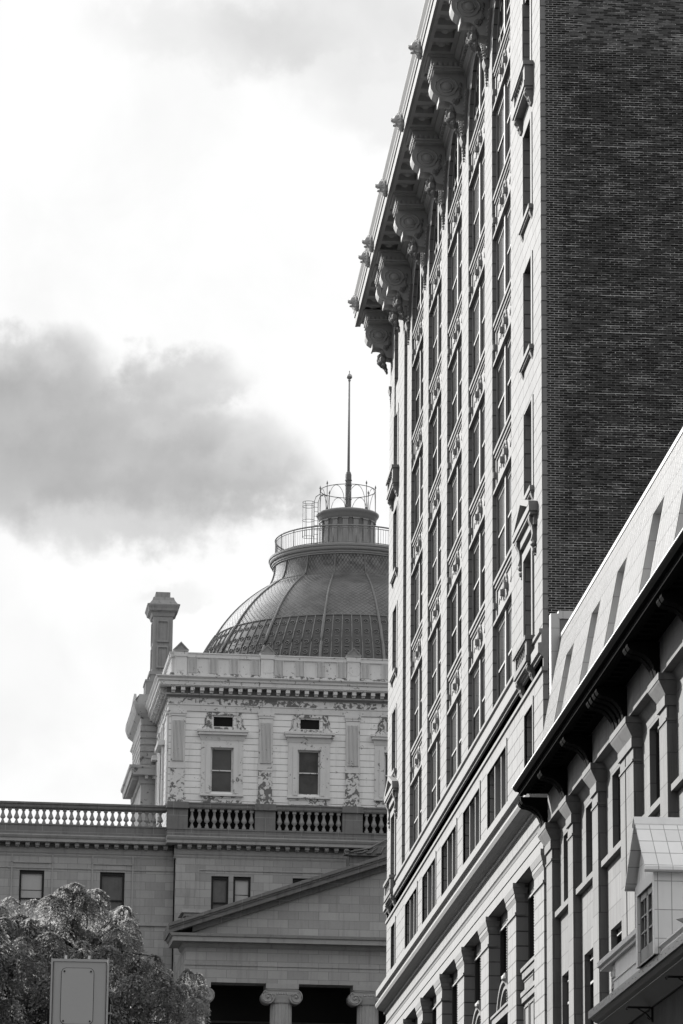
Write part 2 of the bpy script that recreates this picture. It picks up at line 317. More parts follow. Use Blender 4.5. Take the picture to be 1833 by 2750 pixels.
# ------------------------------------------------------------------ mesh helpers
class MB:
    def __init__(s): s.v = []; s.f = []; s.sm = []
    def add(s, vs, fs, smooth=False):
        o = len(s.v); s.v += [tuple(p) for p in vs]
        for f in fs: s.f.append([i + o for i in f]); s.sm.append(smooth)
        return s
    def box(s, x0, x1, y0, y1, z0, z1):
        if x0 > x1: x0, x1 = x1, x0
        if y0 > y1: y0, y1 = y1, y0
        return s.add([(x0, y0, z0), (x1, y0, z0), (x1, y1, z0), (x0, y1, z0), (x0, y0, z1), (x1, y0, z1), (x1, y1, z1), (x0, y1, z1)],
                     [(0, 3, 2, 1), (4, 5, 6, 7), (0, 1, 5, 4), (1, 2, 6, 5), (2, 3, 7, 6), (3, 0, 4, 7)])
    def frus(s, x0, x1, y0, y1, z0, p0, z1, p1):
        return s.add([(x0 - p0, y0 - p0, z0), (x1 + p0, y0 - p0, z0), (x1 + p0, y1 + p0, z0), (x0 - p0, y1 + p0, z0),
                      (x0 - p1, y0 - p1, z1), (x1 + p1, y0 - p1, z1), (x1 + p1, y1 + p1, z1), (x0 - p1, y1 + p1, z1)],
                     [(0, 3, 2, 1), (4, 5, 6, 7), (0, 1, 5, 4), (1, 2, 6, 5), (2, 3, 7, 6), (3, 0, 4, 7)])
    def stack(s, x0, x1, y0, y1, prof):
        for i in range(len(prof) - 1):
            (z0, p0), (z1, p1) = prof[i], prof[i + 1]
            if z1 - z0 > 1e-4: s.frus(x0, x1, y0, y1, z0, p0, z1, p1)
        return s
    def prism(s, pts, axis, a, b, smooth=False):
        n = len(pts)
        def P(p, t):
            if axis == 'x': return (t, p[0], p[1])
            if axis == 'y': return (p[0], t, p[1])
            return (p[0], p[1], t)
        vs = [P(p, a) for p in pts] + [P(p, b) for p in pts]
        s.add(vs, [list(range(n)), list(range(2 * n - 1, n - 1, -1))])
        s.add(vs, [(i, (i + 1) % n, (i + 1) % n + n, i + n) for i in range(n)], smooth)
        return s
    def lathe(s, prof, cx, cy, n=16, a0=0, a1=2 * PI, smooth=True):
        full = abs(a1 - a0 - 2 * PI) < 1e-6; k = n if full else n + 1
        vs = []
        for (r, z) in prof:
            for i in range(k):
                a = a0 + (a1 - a0) * i / n; vs.append((cx + r * math.cos(a), cy + r * math.sin(a), z))
        fs = []
        for j in range(len(prof) - 1):
            for i in range(n):
                i2 = (i + 1) % k
                fs.append((j * k + i, j * k + i2, (j + 1) * k + i2, (j + 1) * k + i))
        return s.add(vs, fs, smooth)
    def tube(s, pts, r, n=6, r1=None, cap=True):
        pts = [Vector(p) for p in pts]; m = len(pts); vs = []
        for i, p in enumerate(pts):
            d = (pts[min(i + 1, m - 1)] - pts[max(i - 1, 0)])
            if d.length < 1e-9: d = Vector((0, 0, 1))
            d.normalize(); a = Vector((0, 0, 1)) if abs(d.z) < .9 else Vector((1, 0, 0))
            u = d.cross(a).normalized(); w = d.cross(u)
            rr = r if r1 is None else r + (r1 - r) * i / max(1, m - 1)
            for k in range(n):
                t = 2 * PI * k / n; vs.append(p + u * rr * math.cos(t) + w * rr * math.sin(t))
        fs = [(i * n + k, i * n + (k + 1) % n, (i + 1) * n + (k + 1) % n, (i + 1) * n + k) for i in range(m - 1) for k in range(n)]
        s.add(vs, fs, True)
        if cap: s.add([vs[k] for k in range(n)], [list(range(n))]); s.add([vs[(m - 1) * n + k] for k in range(n)], [list(range(n))])
        return s
    def ball(s, c, r, n=10, m=6, sc=(1, 1, 1), jit=0.0):
        vs = []; fs = []
        for j in range(m + 1):
            t = PI * j / m
            for i in range(n):
                a = 2 * PI * i / n; q = 1 + (random.uniform(-jit, jit) if 0 < j < m else 0)
                vs.append((c[0] + r * sc[0] * q * math.sin(t) * math.cos(a), c[1] + r * sc[1] * q * math.sin(t) * math.sin(a), c[2] + r * sc[2] * q * math.cos(t)))
        for j in range(m):
            for i in range(n): fs.append((j * n + i, j * n + (i + 1) % n, (j + 1) * n + (i + 1) % n, (j + 1) * n + i))
        return s.add(vs, fs, jit == 0)
    def quad(s, a, b, c, d): return s.add([a, b, c, d], [(0, 1, 2, 3)])
    def build(s, name, mat, parent=None, recalc=True, loc=None):
        me = bpy.data.meshes.new(name); me.from_pydata(s.v, [], s.f)
        me.polygons.foreach_set('use_smooth', s.sm)
        if recalc:
            bm = bmesh.new(); bm.from_mesh(me); bmesh.ops.remove_doubles(bm, verts=bm.verts, dist=1e-5)
            bmesh.ops.recalc_face_normals(bm, faces=bm.faces); bm.to_mesh(me); bm.free()
        me.materials.append(MT[mat]); o = bpy.data.objects.new(name, me); SC.collection.objects.link(o)
        if parent is not None: o.parent = parent
        if loc: o.location = loc
        return o

def empty(name, loc=(0, 0, 0), rz=0, scale=1, label=None, cat=None, group=None):
    o = bpy.data.objects.new(name, None); SC.collection.objects.link(o)
    o.location = loc; o.rotation_euler = (0, 0, rz); o.scale = (scale,) * 3; o.empty_display_size = .5
    if label: o['label'] = label
    if cat: o['category'] = cat
    if group: o['group'] = group
    return o

def dup(o, off, parent=None):
    c = o.copy(); SC.collection.objects.link(c); c.parent = parent or o.parent
    c.location = Vector(o.location) + Vector(off)
    for ch in list(o.children):
        if ch.name.split('.')[0] and ch.type == 'MESH':
            d = ch.copy(); SC.collection.objects.link(d); d.parent = c
    return c


# ------------------------------------------------------------------ unseen cloud added to shade the market hall (high up, left of the picture)
random.seed(5); cm = MB(); cc_ = Vector((16, 194, 46)) + sd * 620
side_ = sd.cross(Vector((0, 0, 1))).normalized(); up_ = side_.cross(sd)
for i in range(60):
    a_, q_ = random.uniform(0, 2 * PI), math.sqrt(random.random())
    p_ = cc_ + side_ * 27 * q_ * math.cos(a_) + up_ * 17 * q_ * math.sin(a_) + sd * random.uniform(-9, 9)
    cm.ball(p_, random.uniform(7, 11), 14, 9)
g = cm.build('added_shade_cloud', 'cloud', recalc=False); g['kind'] = 'stuff'

# ------------------------------------------------------------------ ground
g = MB().add([(-900, -300, 0), (900, -300, 0), (900, 1800, 0), (-900, 1800, 0)], [(0, 1, 2, 3)]).build('ground', 'pave', recalc=False); g['kind'] = 'structure'
g = MB().add([(-4.5, -250, .004), (4.5, -250, .004), (4.5, 168, .004), (-4.5, 168, .004)], [(0, 1, 2, 3)]).build('road', 'asphalt', recalc=False); g['kind'] = 'structure'
g = MB().box(4.5, 8.5, -60, 168, 0, .14).build('pavement', 'pave'); g['kind'] = 'structure'
g = MB().box(-8.5, -4.5, -60, 168, 0, .14).build('pavement', 'pave'); g['kind'] = 'structure'


# ================================================================== OFFICE BUILDING
def office():
    T = empty('office_building', (11.5, 90.25, 0), label='tall pale stone office building with arched window bays, heavy cornice and dark brick side wall', cat='building')
    L = 49.4; P = .11; D = .9
    bays = [(7.85 + 6.95 * k, 12.75 + 6.95 * k) for k in range(5)]
    w = MB()
    # ground floor piers
    gp = [(0, 2.06), (6.1, 8.07), (12.9, 14.95), (19.83, 21.76), (26.85, 28.75), (33.75, 35.65), (40.65, 42.55), (47.4, L)]
    for a, b in gp: w.box(0, D, a, b, 0, 15.9)
    w.box(0, D, 0, L, 15.9, 18.5)
    mez = [(2.1, 3.9)] + [(8.2 + 6.95 * k, 13.0 + 6.95 * k) for k in range(5)] + [(45.25, 47.05)]
    def row(z0, z1, holes, x0=0.0, ya=0.0, yb=L):
        y = ya
        for a, b in holes:
            w.box(x0, D, y, a, z0, z1); y = b
        w.box(x0, D, y, yb, z0, z1)
    row(18.5, 20.15, mez); w.box(0, D, 0, L, 20.15, 21.72)
    # end bays
    zs = [(21.9, 24.45), (26.1, 28.67), (30.1, 32.8), (34.15, 36.85), (38.3, 40.9), (42.15, 44.7)]
    for ya, yb, wa, wb in ((0, 6.85, 2.06, 3.8), (42.6, L, 45.4, 47.15)):
        w.box(0, D, ya, wa, 21.72, 45.5); w.box(0, D, wb, yb, 21.72, 45.5)
        z = 21.72
        for a, b in zs: w.box(.0 if z < 40.8 or z > 41.5 else .05, D, wa, wb, z, a); z = b
        w.box(0, D, wa, wb, z, 45.5)
    # bay piers and arched heads
    py = [(6.85, 7.85)] + [(12.75 + 6.95 * k, 14.8 + 6.95 * k) for k in range(4)] + [(40.55, 42.6)]
    for a, b in py: w.box(P, D, a, b, 21.72, 45.5)
    for a, b in bays:
        c = (a + b) / 2; R = (b - a) / 2; n = 20; z0 = 42.35
        arc = [(c + R * math.cos(PI * i / n), z0 + R * math.sin(PI * i / n)) for i in range(n + 1)]
        for i in range(n):
            (y1, h1), (y2, h2) = arc[i], arc[i + 1]
            w.prism([(y1, h1), (y1, 45.5), (y2, 45.5), (y2, h2)], 'x', P, D)
        w.box(P, D, a, a + .001, 42.35, 45.5)
    w.box(0, D, 0, .6, 45.5, 46.6); w.box(.11, D, .6, L, 45.5, 46.6)
    w.build('facade_wall', 'lime', T)
    core = MB(); core.box(D + .01, 14, .3, L - .02, 0, 46.5); core.build('inner_wall', 'black', T)
    fw = MB(); fw.box(.17, 14, -.012, -.001, 0, 47.2)
    for k in range(1, 700, 2): z = k * .0655; fw.box(.145, .1701, -.016, -.001, z, z + .05)
    fw.build('brick_side_wall', 'brick', T)
    MB().box(D, 14, L - .04, L, 0, 46.6).build('rear_side_wall', 'lime', T)
    MB().box(.3, 14, .31, L, 46.72, 46.95).build('roof', 'asphalt', T)
    # ---- courses
    c1 = [(0, 17.05), (-.06, 17.07), (-.06, 17.16), (-.22, 17.2), (-.36, 17.28), (-.41, 17.38), (-.39, 17.46), (-.30, 17.50), (-.16, 17.50), (-.16, 17.56), (-.27, 17.62),
          (-.27, 17.72), (-.38, 17.74), (-.38, 17.97), (0, 18.02)]
    MB().prism(c1, 'y', -.02, L + .35).build('main_string_cornice', 'lime_plain', T)
    c2 = [(.12, 20.6), (-.05, 20.6), (-.05, 20.70), (0.0, 20.71), (0.0, 20.99), (-.07, 21.0), (-.07, 21.07), (-.14, 21.08), (-.14, 21.34), (-.05, 21.36), (-.05, 21.62), (-.11, 21.63), (-.11, 21.72), (.2, 21.76)]
    b = MB().prism(c2, 'y', -.10, L + .12); b.build('belt_course', 'lime_plain', T)
    c3 = [(0.05, 16.48), (-.03, 16.5), (-.05, 16.56), (-.03, 16.58), (-.07, 16.62), (-.07, 16.66), (0.05, 16.7)]
    MB().prism(c3, 'y', -.02, L + .06).build('frieze_moulding', 'lime_plain', T)
    g2 = MB()
    g2.box(-.015, .02, 0, L, 15.9, 16.17)
    g2.box(-.03, .02, 0, L, 16.2, 16.48); g2.build('architrave', 'lime_plain', T)
    # flat architraves round the windows, one part each
    for a, b in mez:
        fr = MB(); fr.box(-.03, .05, a - .14, b + .14, 20.15, 20.34).box(-.03, .05, a - .14, a, 18.3, 20.15).box(-.03, .05, b, b + .14, 18.3, 20.15); fr.build('window_surround', 'lime_plain', T)
    for a, b in zs[1:5]:
        for wa, wb in ((2.06, 3.8), (45.4, 47.15)):
            fr = MB(); fr.box(-.025, .05, wa - .3, wa - .002, a, b); fr.box(-.025, .05, wb + .002, wb + .06, a, b); fr.build('window_surround', 'lime_plain', T)

    # ---- pier capitals
    cap = None
    for i, (a, b) in enumerate(gp):
        if cap is None or abs((b - a) - 1.97) > 1:
            pass
        m_ = MB(); cy = (a + b) / 2; h = (b - a) / 2
        m_.box(-.10, .24, cy - h - .12, cy + h + .12, 15.78, 15.895)
        m_.frus(.0, .24, cy - h, cy + h, 15.62, .06, 15.78, .10); m_.frus(.0, .24, cy - h, cy + h, 15.40, .0, 15.50, .04); m_.box(-.045, .24, cy - h - .045, cy + h + .045, 15.5, 15.62)
        m_.box(-.035, .24, cy - h - .035, cy + h + .035, 15.03, 15.10)
        m_.build('pier_capital', 'lime_plain', T)

    # ---- spandrels
    lv = [(24.6, 25.92), (28.66, 30.0), (32.7, 34.1), (36.8, 38.24), (41.0, 42.38)]
    a, b = bays[0]; c = (a + b) / 2
    sp = MB(); sp.box(.24, .6, a, b, 0, 1.34)
    sp.box(.13, .24, a, b, 1.26, 1.36); sp.box(.17, .24, a, b, 1.14, 1.21); sp.box(.20, .24, a, b, 1.03, 1.07)
    sp.box(.13, .24, a, b, 0.0, .09); sp.box(.21, .24, a, b, .13, .17)
    for y in (a, b - .3): sp.box(.20, .24, y, y + .3, .17, 1.03)
    spandrel = sp.build('spandrel_panel', 'lime_plain', T, loc=(0, 0, 24.6))
    rg = MB(); zc = .6
    for rr, tt in ((.42, .06), (.30, .025)):
        rg.tube([(.235, c + rr * 1.15 * math.cos(t * PI / 10), zc + rr * math.sin(t * PI / 10)) for t in range(21)], tt, 6, cap=False)
    for y in (c - .47, c + .47, a + .16, b - .16): rg.box(.11, .24, y - .065, y + .065, zc - .09, zc + .09)
    for s_ in (-1, 1):
        rg.tube([(.235, c + s_ * .9, zc + .2), (.235, c + s_ * 1.2, zc - .05), (.235, c + s_ * 1.5, zc + .1), (.235, c + s_ * 1.8, zc - .05)], .03, 5, .02)
    ro = rg.build('medallion', 'lime_plain', spandrel)
    for k in range(5):
        for j, (z0, z1) in enumerate(lv):
            if k == 0 and j == 0: continue
            dup(spandrel, (0, 6.95 * k, z0 - 24.6))

    # ---- windows of the bays
    wl = [(21.75, 24.6), (25.96, 28.66), (30.04, 32.7), (34.14, 36.8), (38.28, 41.0)]
    def bay_window(z0, z1):
        f = MB(); f.box(.215, .36, c - .13, c + .13, z0, z1)
        f.box(.25, .36, a, a + .10, z0, z1); f.box(.235, .36, b - .12, b, z0, z1); f.box(.26, .36, a, b, z1 - .08, z1)
        o = f.build('window', 'pale_frame', T)
        sh = MB(); zm = (z0 + z1) / 2
        for y0, y1 in ((a + .10, c - .13), (c + .13, b - .12)):
            sh.box(.275, .34, y0, y0 + .10, z0, z1 - .08); sh.box(.275, .34, y1 - .10, y1, z0, z1 - .08); sh.box(.275, .34, y0 + .1, y1 - .1, z0, z0 + .12); sh.box(.275, .34, y0 + .1, y1 - .1, z1 - .2, z1 - .08)
        sh.build('sash', 'sash', o)
        mr = MB()
        for y0, y1 in ((a + .2, c - .23), (c + .23, b - .22)): mr.box(.268, .33, y0, y1, zm - .03, zm + .035)
        mr.build('meeting_rail', 'pale_frame', o)
        gl = MB()
        for y0, y1 in ((a + .2, c - .23), (c + .23, b - .22)):
            gl.box(.305, .33, y0, y1, z0 + .12, zm - .03); gl.box(.29, .31, y0, y1, zm + .035, z1 - .2)
        gl.build('glass', 'glass', o)
        return o
    for (z0, z1) in wl:
        o = bay_window(z0, z1)
        for k in range(1, 5): dup(o, (0, 6.95 * k, 0))
    # arched windows
    R = (b - a) / 2; n = 16
    f = MB(); f.box(.215, .33, c - .13, c + .13, 42.4, 44.7)
    def ring(mb, R1, R0, x0, x1):
        for i in range(n):
            t0, t1 = PI * i / n, PI * (i + 1) / n
            mb.prism([(c + R1 * math.cos(t0), 42.35 + R1 * math.sin(t0)), (c + R1 * math.cos(t1), 42.35 + R1 * math.sin(t1)),
                      (c + R0 * math.cos(t1), 42.35 + R0 * math.sin(t1)), (c + R0 * math.cos(t0), 42.35 + R0 * math.sin(t0))], 'x', x0, x1)
    ring(f, R, R - .12, .24, .33); o = f.build('arched_window', 'pale_frame', T)
    g3 = MB(); pts = [(c + (R - .12) * math.cos(PI * i / n), 42.4 + (R - .12) * math.sin(PI * i / n)) for i in range(n + 1)]
    g3.prism(pts, 'x', .30, .32); g3.build('glass', 'glass', o)
    s2 = MB(); ring(s2, R - .12, R - .26, .27, .298)
    for y in (a + .95, b - .95, c - .22, c + .13): s2.box(.27, .298, y, y + .09, 42.4, 42.35 + math.sqrt(max(0, (R - .2) ** 2 - (y - c) ** 2)))
    s2.box(.27, .298, a + .2, b - .2, 43.15, 43.25)
    s2.build('sash', 'sash', o)
    for k in range(1, 5): dup(o, (0, 6.95 * k, 0))
    # end-bay windows
    o = None
    for j, (z0, z1) in enumerate(zs):
        for yy in (0, 43.35):
            f = MB(); f.box(.34, .5, 2.06 + yy, 3.8 + yy, z1 - .12, z1); f.box(.34, .5, 2.06 + yy, 2.16 + yy, z0, z1 - .12); f.box(.34, .5, 3.7 + yy, 3.8 + yy, z0, z1 - .12)
            f.box(.36, .5, 2.16 + yy, 3.7 + yy, (z0 + z1) / 2, (z0 + z1) / 2 + .06)
            o = f.build('window', 'sash', T); MB().box(.44, .46, 2.16 + yy, 3.7 + yy, z0, z1 - .12).build('glass', 'glass', o)
    # mezzanine lights: stone mullions and glass
    for a2, b2 in mez:
        f = MB()
        if b2 - a2 > 3:
            for t in (1, 2):
                ym = a2 + (b2 - a2) * t / 3; f.box(.02, .35, ym - .07, ym + .07, 18.5, 20.15)
        f.box(.5, .56, a2, b2, 18.5, 18.6)
        o = f.build('mezzanine_window', 'lime_plain', T); MB().box(.58, .6, a2, b2, 18.5, 20.15).build('glass', 'dglass', o)
    # ground floor windows
    for k in range(len(gp) - 1):
        a2, b2 = gp[k][1], gp[k + 1][0]; c2 = (a2 + b2) / 2
        f = MB()
        f.box(.34, .44, a2, b2, 15.45, 15.9); f.box(.34, .44, a2, a2 + .25, 0, 15.45); f.box(.34, .44, b2 - .25, b2, 0, 15.45)
        for y in (c2 - .35, c2 + .27): f.box(.36, .44, y, y + .08, 12.9, 15.45)
        o = f.build('tall_window', 'sash', T)
        MB().box(.46, .48, a2, b2, 0, 15.9).build('glass', 'dglass', o)
        be = MB()
        for y in (c2, a2 + .12):
            be.box(.28, .34, y - .05, y + .05, 12.9, 15.55)
            for q in range(34): be.ball((.27, y, 12.95 + q * .077), .032, 6, 4)
        be.box(.30, .34, a2 + .1, b2 - .3, 15.42, 15.47)
        be.build('beaded_mullion', 'pale_frame', o)
        if k == 0:
            q = MB(); q.box(.10, .33, a2, b2 - .1, 13.42, 13.52); q.box(.14, .33, a2, b2 - .15, 13.22, 13.40)
            q.box(.20, .33, a2, b2 - .2, 12.86, 13.22); q.box(.18, .2, a2, b2 - .25, 13.14, 13.17)
            q.box(.10, .33, a2, b2 - .1, 12.74, 12.86); q.box(.13, .33, a2, b2 - .1, 12.58, 12.72)
            q.box(.2, .33, a2, b2 - .3, 10.5, 12.58)
            for yy in (a2 + .15, a2 + 1.55, a2 + 2.7):
                q.box(.17, .2, yy, yy + 1.0, 12.42, 12.46); q.box(.17, .2, yy, yy + .06, 11.2, 12.42); q.box(.17, .2, yy + .94, yy + 1.0, 11.2, 12.42)
            pn = q.build('numbered_panel', 'lime_dirty', o)
            cu = bpy.data.curves.new('number', 'FONT'); cu.body = '175'; cu.size = .46; cu.extrude = .02; cu.align_x = 'CENTER'
            to = bpy.data.objects.new('number', cu); SC.collection.objects.link(to)
            dg = bpy.context.evaluated_depsgraph_get(); me = bpy.data.meshes.new_from_object(to.evaluated_get(dg))
            bpy.data.objects.remove(to); me.materials.clear(); me.materials.append(MT['sash'])
            no = bpy.data.objects.new('number', me); SC.collection.objects.link(no); no.parent = pn
            no.rotation_euler = (PI / 2, 0, -PI / 2); no.location = (.17, a2 + 1.05, 12.87)
            no.scale = (1.9, 1, 1)
        elif k in (1, 2, 3, 4):
            q = MB(); zt = 12.9
            q.box(.06, .33, a2 + .02, b2 - .3, zt - .25, zt - .05); q.box(.02, .33, a2 + .02, b2 - .25, zt - .05, zt + .02)
            for R1, R0, x0 in ((1.75, 1.60, .14), (1.45, 1.3, .2)):
                for i in range(14):
                    t0, t1 = PI * i / 14, PI * (i + 1) / 14
                    q.prism([(c2 + R1 * math.cos(t0), zt - .2 + R1 * math.sin(t0) * .62), (c2 + R1 * math.cos(t1), zt - .2 + R1 * math.sin(t1) * .62),
                             (c2 + R0 * math.cos(t1), zt - .2 + R0 * math.sin(t1) * .62), (c2 + R0 * math.cos(t0), zt - .2 + R0 * math.sin(t0) * .62)], 'x', x0, .33)
            q.build('arched_transom', 'lime_dirty', o)
            q = MB(); q.prism([(-.02, 13.75), (.33, 13.78), (.33, 13.0), (.12, 13.05), (.1, 13.3), (.0, 13.55)], 'y', a2 + .55, a2 + .95)
            q.ball((.0, a2 + .75, 13.62), .1, 8, 5, (1, 2.4, 1), .1)
            q.build('scroll_keystone', 'pale_frame', o)
        else:
            pass

    # ---- sills, balconies and hoods of the end bays
    for yy in (0, 43.35):
        for z in (26.1, 30.1, 34.15):
            s_ = MB(); s_.box(-.12, .05, 1.72 + yy, 4.1 + yy, z - .13, z); s_.box(-.08, .05, 1.76 + yy, 4.06 + yy, z - .18, z - .13)
            for y in (1.8, 3.85): s_.prism([(-.09, z - .18), (.02, z - .18), (.02, z - .42), (-.05, z - .30)], 'y', y + yy, y + .18 + yy)
            s_.build('window_sill', 'lime_plain', T)
        for zb, zt in ((37.55, 38.28), (21.2, 21.9)):
            s_ = MB(); y0, y1 = 1.5 + yy, 4.4 + yy
            s_.box(-.29, 0, y0, y1, zt - .12, zt); s_.box(-.25, 0, y0 + .05, y1 - .05, zt - .16, zt - .12)
            s_.box(-.26, 0, y0 + .04, y1 - .04, zb, zb + .16); s_.box(-.22, 0, y0 + .08, y1 - .08, zb - .08, zb)
            s_.box(-.24, 0, y0 + .05, y0 + .4, zb + .16, zt - .16); s_.box(-.24, 0, y1 - .4, y1 - .05, zb + .16, zt - .16)
            bo = s_.build('balcony', 'lime_dirty' if zb < 30 else 'lime_plain', T)
            bb = MB(); h = zt - .16 - zb - .16
            for q in range(7):
                y = y0 + .52 + q * (y1 - y0 - 1.04) / 6
                bb.lathe([(.05, zb + .16), (.05, zb + .16 + h * .12), (.03, zb + .16 + h * .2), (.065, zb + .16 + h * .42), (.03, zb + .16 + h * .8), (.05, zb + .16 + h * .9), (.05, zt - .16)], -.15, y, 8)
            bb.build('balusters', 'lime_plain', bo)
            for y in (y0 + .12, y1 - .42):
                k_ = MB(); z = zb - .08
                k_.prism([(0, z), (-.2, z), (-.22, z - .06), (-.17, z - .14), (-.12, z - .2), (-.1, z - .32), (-.05, z - .40), (0, z - .42)], 'y', y, y + .30)
                k_.ball((-.17, y + .15, z - .08), .07, 8, 6, (1, 2.2, 1)); k_.ball((-.09, y + .15, z - .26), .06, 8, 6, (1, 1.8, 1), .2)
                k_.build('console', 'lime_dirty' if zb < 30 else 'lime_plain', bo)
        # pedimented hood over the lowest end window
        y0, y1 = .95 + yy, 4.75 + yy; ym = (y0 + y1) / 2
        s_ = MB(); s_.box(-.24, 0, y0, y1, 25.2, 25.38); s_.box(-.20, 0, y0 + .06, y1 - .06, 25.12, 25.2); s_.box(-.1, 0, y0 + .15, y1 - .15, 24.86, 25.12)
        for sgn in (-1, 1):
            e_ = ym + sgn * (y1 - y0) / 2; mid = ym
            s_.prism([(e_, 25.38), (e_, 25.46), (mid, 25.98), (mid, 25.82), (e_ - sgn * .35, 25.38)], 'x', -.25, 0)
        s_.prism([(y0 + .3, 25.38), (y1 - .3, 25.38), (ym, 25.8)], 'x', -.08, 0)
        ho = s_.build('window_pediment', 'lime_plain', T)
        for y in (y0 + .3, y1 - .6):
            k_ = MB(); k_.prism([(0, 25.12), (-.19, 25.12), (-.2, 25.0), (-.13, 24.86), (-.1, 24.66), (-.13, 24.5), (-.05, 24.42), (0, 24.4)], 'y', y, y + .26)
            k_.ball((-.06, y + .13, 24.36), .09, 8, 6, (1, 1.3, .8), .1); k_.ball((-.04, y + .13, 24.2), .07, 8, 6, (1, 1.2, 1.1), .15); k_.ball((-.03, y + .13, 24.08), .035, 6, 4)
            k_.build('console', 'lime_dirty', ho)
        s_ = MB()
        for wa, wb, za, zb in ((1.80 + yy, 2.055 + yy, 21.9, 24.7), (3.805 + yy, 4.06 + yy, 21.9, 24.7)): s_.box(-.05, .02, wa, wb, za, zb)
        s_.box(-.05, .02, 2.055 + yy, 3.805 + yy, 24.455, 24.7)
        s_.build('window_surrounds', 'lime_plain', T)

    # ---- crowning cornice
    Lx = L + 1.25; f = MB()
    fas = [(-1.28, 45.75), (-1.38, 45.75), (-1.38, 46.12), (-1.42, 46.14), (-1.42, 46.3), (-1.46, 46.36), (-1.46, 46.46), (-1.55, 46.62), (-1.55, 46.70), (.6, 46.74), (.6, 46.5), (-1.28, 46.3)]
    f.prism(fas, 'y', -1.2, Lx)
    f.build('cornice_fascia', 'lime_plain', T)
    s_ = MB(); s_.box(-1.3, .2, -1.1, Lx - .1, 45.98, 46.3)
    s_.box(-1.28, -1.16, -1.1, Lx - .02, 45.752, 45.98); s_.box(-.50, .11, -1.1, Lx - .02, 45.752, 45.98)
    cp = [.15 + 6.95 * 0 + i * 1.16 for i in range(44)]
    for y in cp: s_.box(-1.16, -.50, y - .17, y + .17, 45.752, 45.98)
    so_ = s_.build('cornice_soffit', 'soffit', T)
    for y in cp[8:]:
        r_ = MB()
        for q in ((.26, 45.98, 45.88), (.15, 45.9, 45.82)):
            r_.lathe([(q[0] * 1.1, q[1]), (q[0], (q[1] + q[2]) / 2 - .03), (q[0] * .5, q[2] - .05), (0.001, q[2] - .06)], -.83, y + .58, 14)
        r_.build('soffit_rosette', 'soffit', so_)
    bm_ = MB(); bm_.prism([(.12, 45.1), (.04, 45.14), (.04, 45.22), (-.06, 45.3), (-.06, 45.5), (-.22, 45.52), (-.22, 45.58), (-.34, 45.68), (-.34, 45.752), (.12, 45.752)], 'y', -.1, L + .3)
    for i in range(165):
        y = i * .3; bm_.box(-.17, -.06, y, y + .16, 45.34, 45.5)
    bm_.build('dentil_course', 'soffit', T)
    # corner block closing the cornice at the far end
    # brackets with their blocks
    def bracket():
        y0, y1 = -.78, .78
        k_ = MB(); k_.box(-1.10, .1, y0 + .1, y1 - .1, 45.50, 45.66); k_.box(-1.2, .1, y0, y1, 45.66, 45.75)
        k_.box(-1.02, .1, y0 + .1, y1 - .1, 45.36, 45.50); k_.box(-1.06, .1, y0 + .02, y1 - .02, 45.30, 45.36); k_.box(-1.0, .1, y0 + .12, y1 - .12, 45.24, 45.30)
        for i in range(6):
            x = -1.04 + i * .175
            k_.box(x, x + .1, y0 + .02, y0 + .1, 45.37, 45.5)
            k_.box(x, x + .1, y1 - .1, y1 - .02, 45.37, 45.5)
        for i in range(5): y = y0 + .16 + i * .27; k_.box(-1.1, -1.02, y, y + .15, 45.37, 45.49)
        o = k_.build('cornice_bracket', 'soffit', T)
        pts = [(.1, 45.24), (-.98, 45.24), (-1.0, 45.16), (-1.07, 45.02), (-1.10, 44.86), (-1.08, 44.70), (-1.0, 44.54), (-.88, 44.44), (-.76, 44.40), (-.76, 44.24), (-.6, 44.26), (-.46, 44.24), (-.36, 44.16), (-.3, 44.0), (-.2, 43.85), (.1, 43.8)]
        c_ = MB(); c_.prism(pts, 'y', -.33, .33)
        for s_ in (-1, 1):
            for rr, tt in ((.36, .03), (.22, .03)):
                c_.tube([(-.56 + rr * 1.05 * math.cos(t * PI / 10), s_ * .335, 44.78 + rr * .9 * math.sin(t * PI / 10)) for t in range(21)], tt, 5, cap=False)
            c_.ball((-.52, s_ * .33, 44.8), .15, 10, 6, (1.1, .35, 1))
        c_.box(-.81, -.75, -.37, .37, 44.2, 44.42); c_.box(-1.09, -1.04, -.3, .3, 44.75, 44.8)
        c_.build('scroll_console', 'soffit', o)
        l_ = MB()
        path = [(-.06, 44.95, .05), (-.08, 44.7, .07), (-.14, 44.45, .09), (-.26, 44.2, .11), (-.38, 44.0, .14), (-.42, 43.82, .15), (-.36, 43.68, .12), (-.30, 43.56, .08)]
        for i in range(130):
            t = (i / 130) * 6.999; k = int(t); q = t - k; p0, p1 = path[k], path[k + 1]
            x, z, rr = [p0[m_] + (p1[m_] - p0[m_]) * q for m_ in range(3)]
            l_.ball((x + random.uniform(-.5, .5) * rr, random.uniform(-.36, .36), z + random.uniform(-.4, .4) * rr), rr * random.uniform(.65, .9), 6, 5, (1, 1, 1.2), .2)
        for q in range(4): l_.ball((-.26 + q * .03, random.uniform(-.05, .05), 43.56 - q * .09), .09 - q * .012, 6, 5, (1, 1, 1.5), .15)
        l_.build('leaf_garland', 'lime_dirty', o)
        return o
    cen = [13.78, 20.73, 27.68, 34.63, 41.2, 43.1, 48.95]
    br = bracket(); br.location = (0, cen[0], 0)
    for y in cen[1:]: dup(br, (0, y - cen[0], 0))
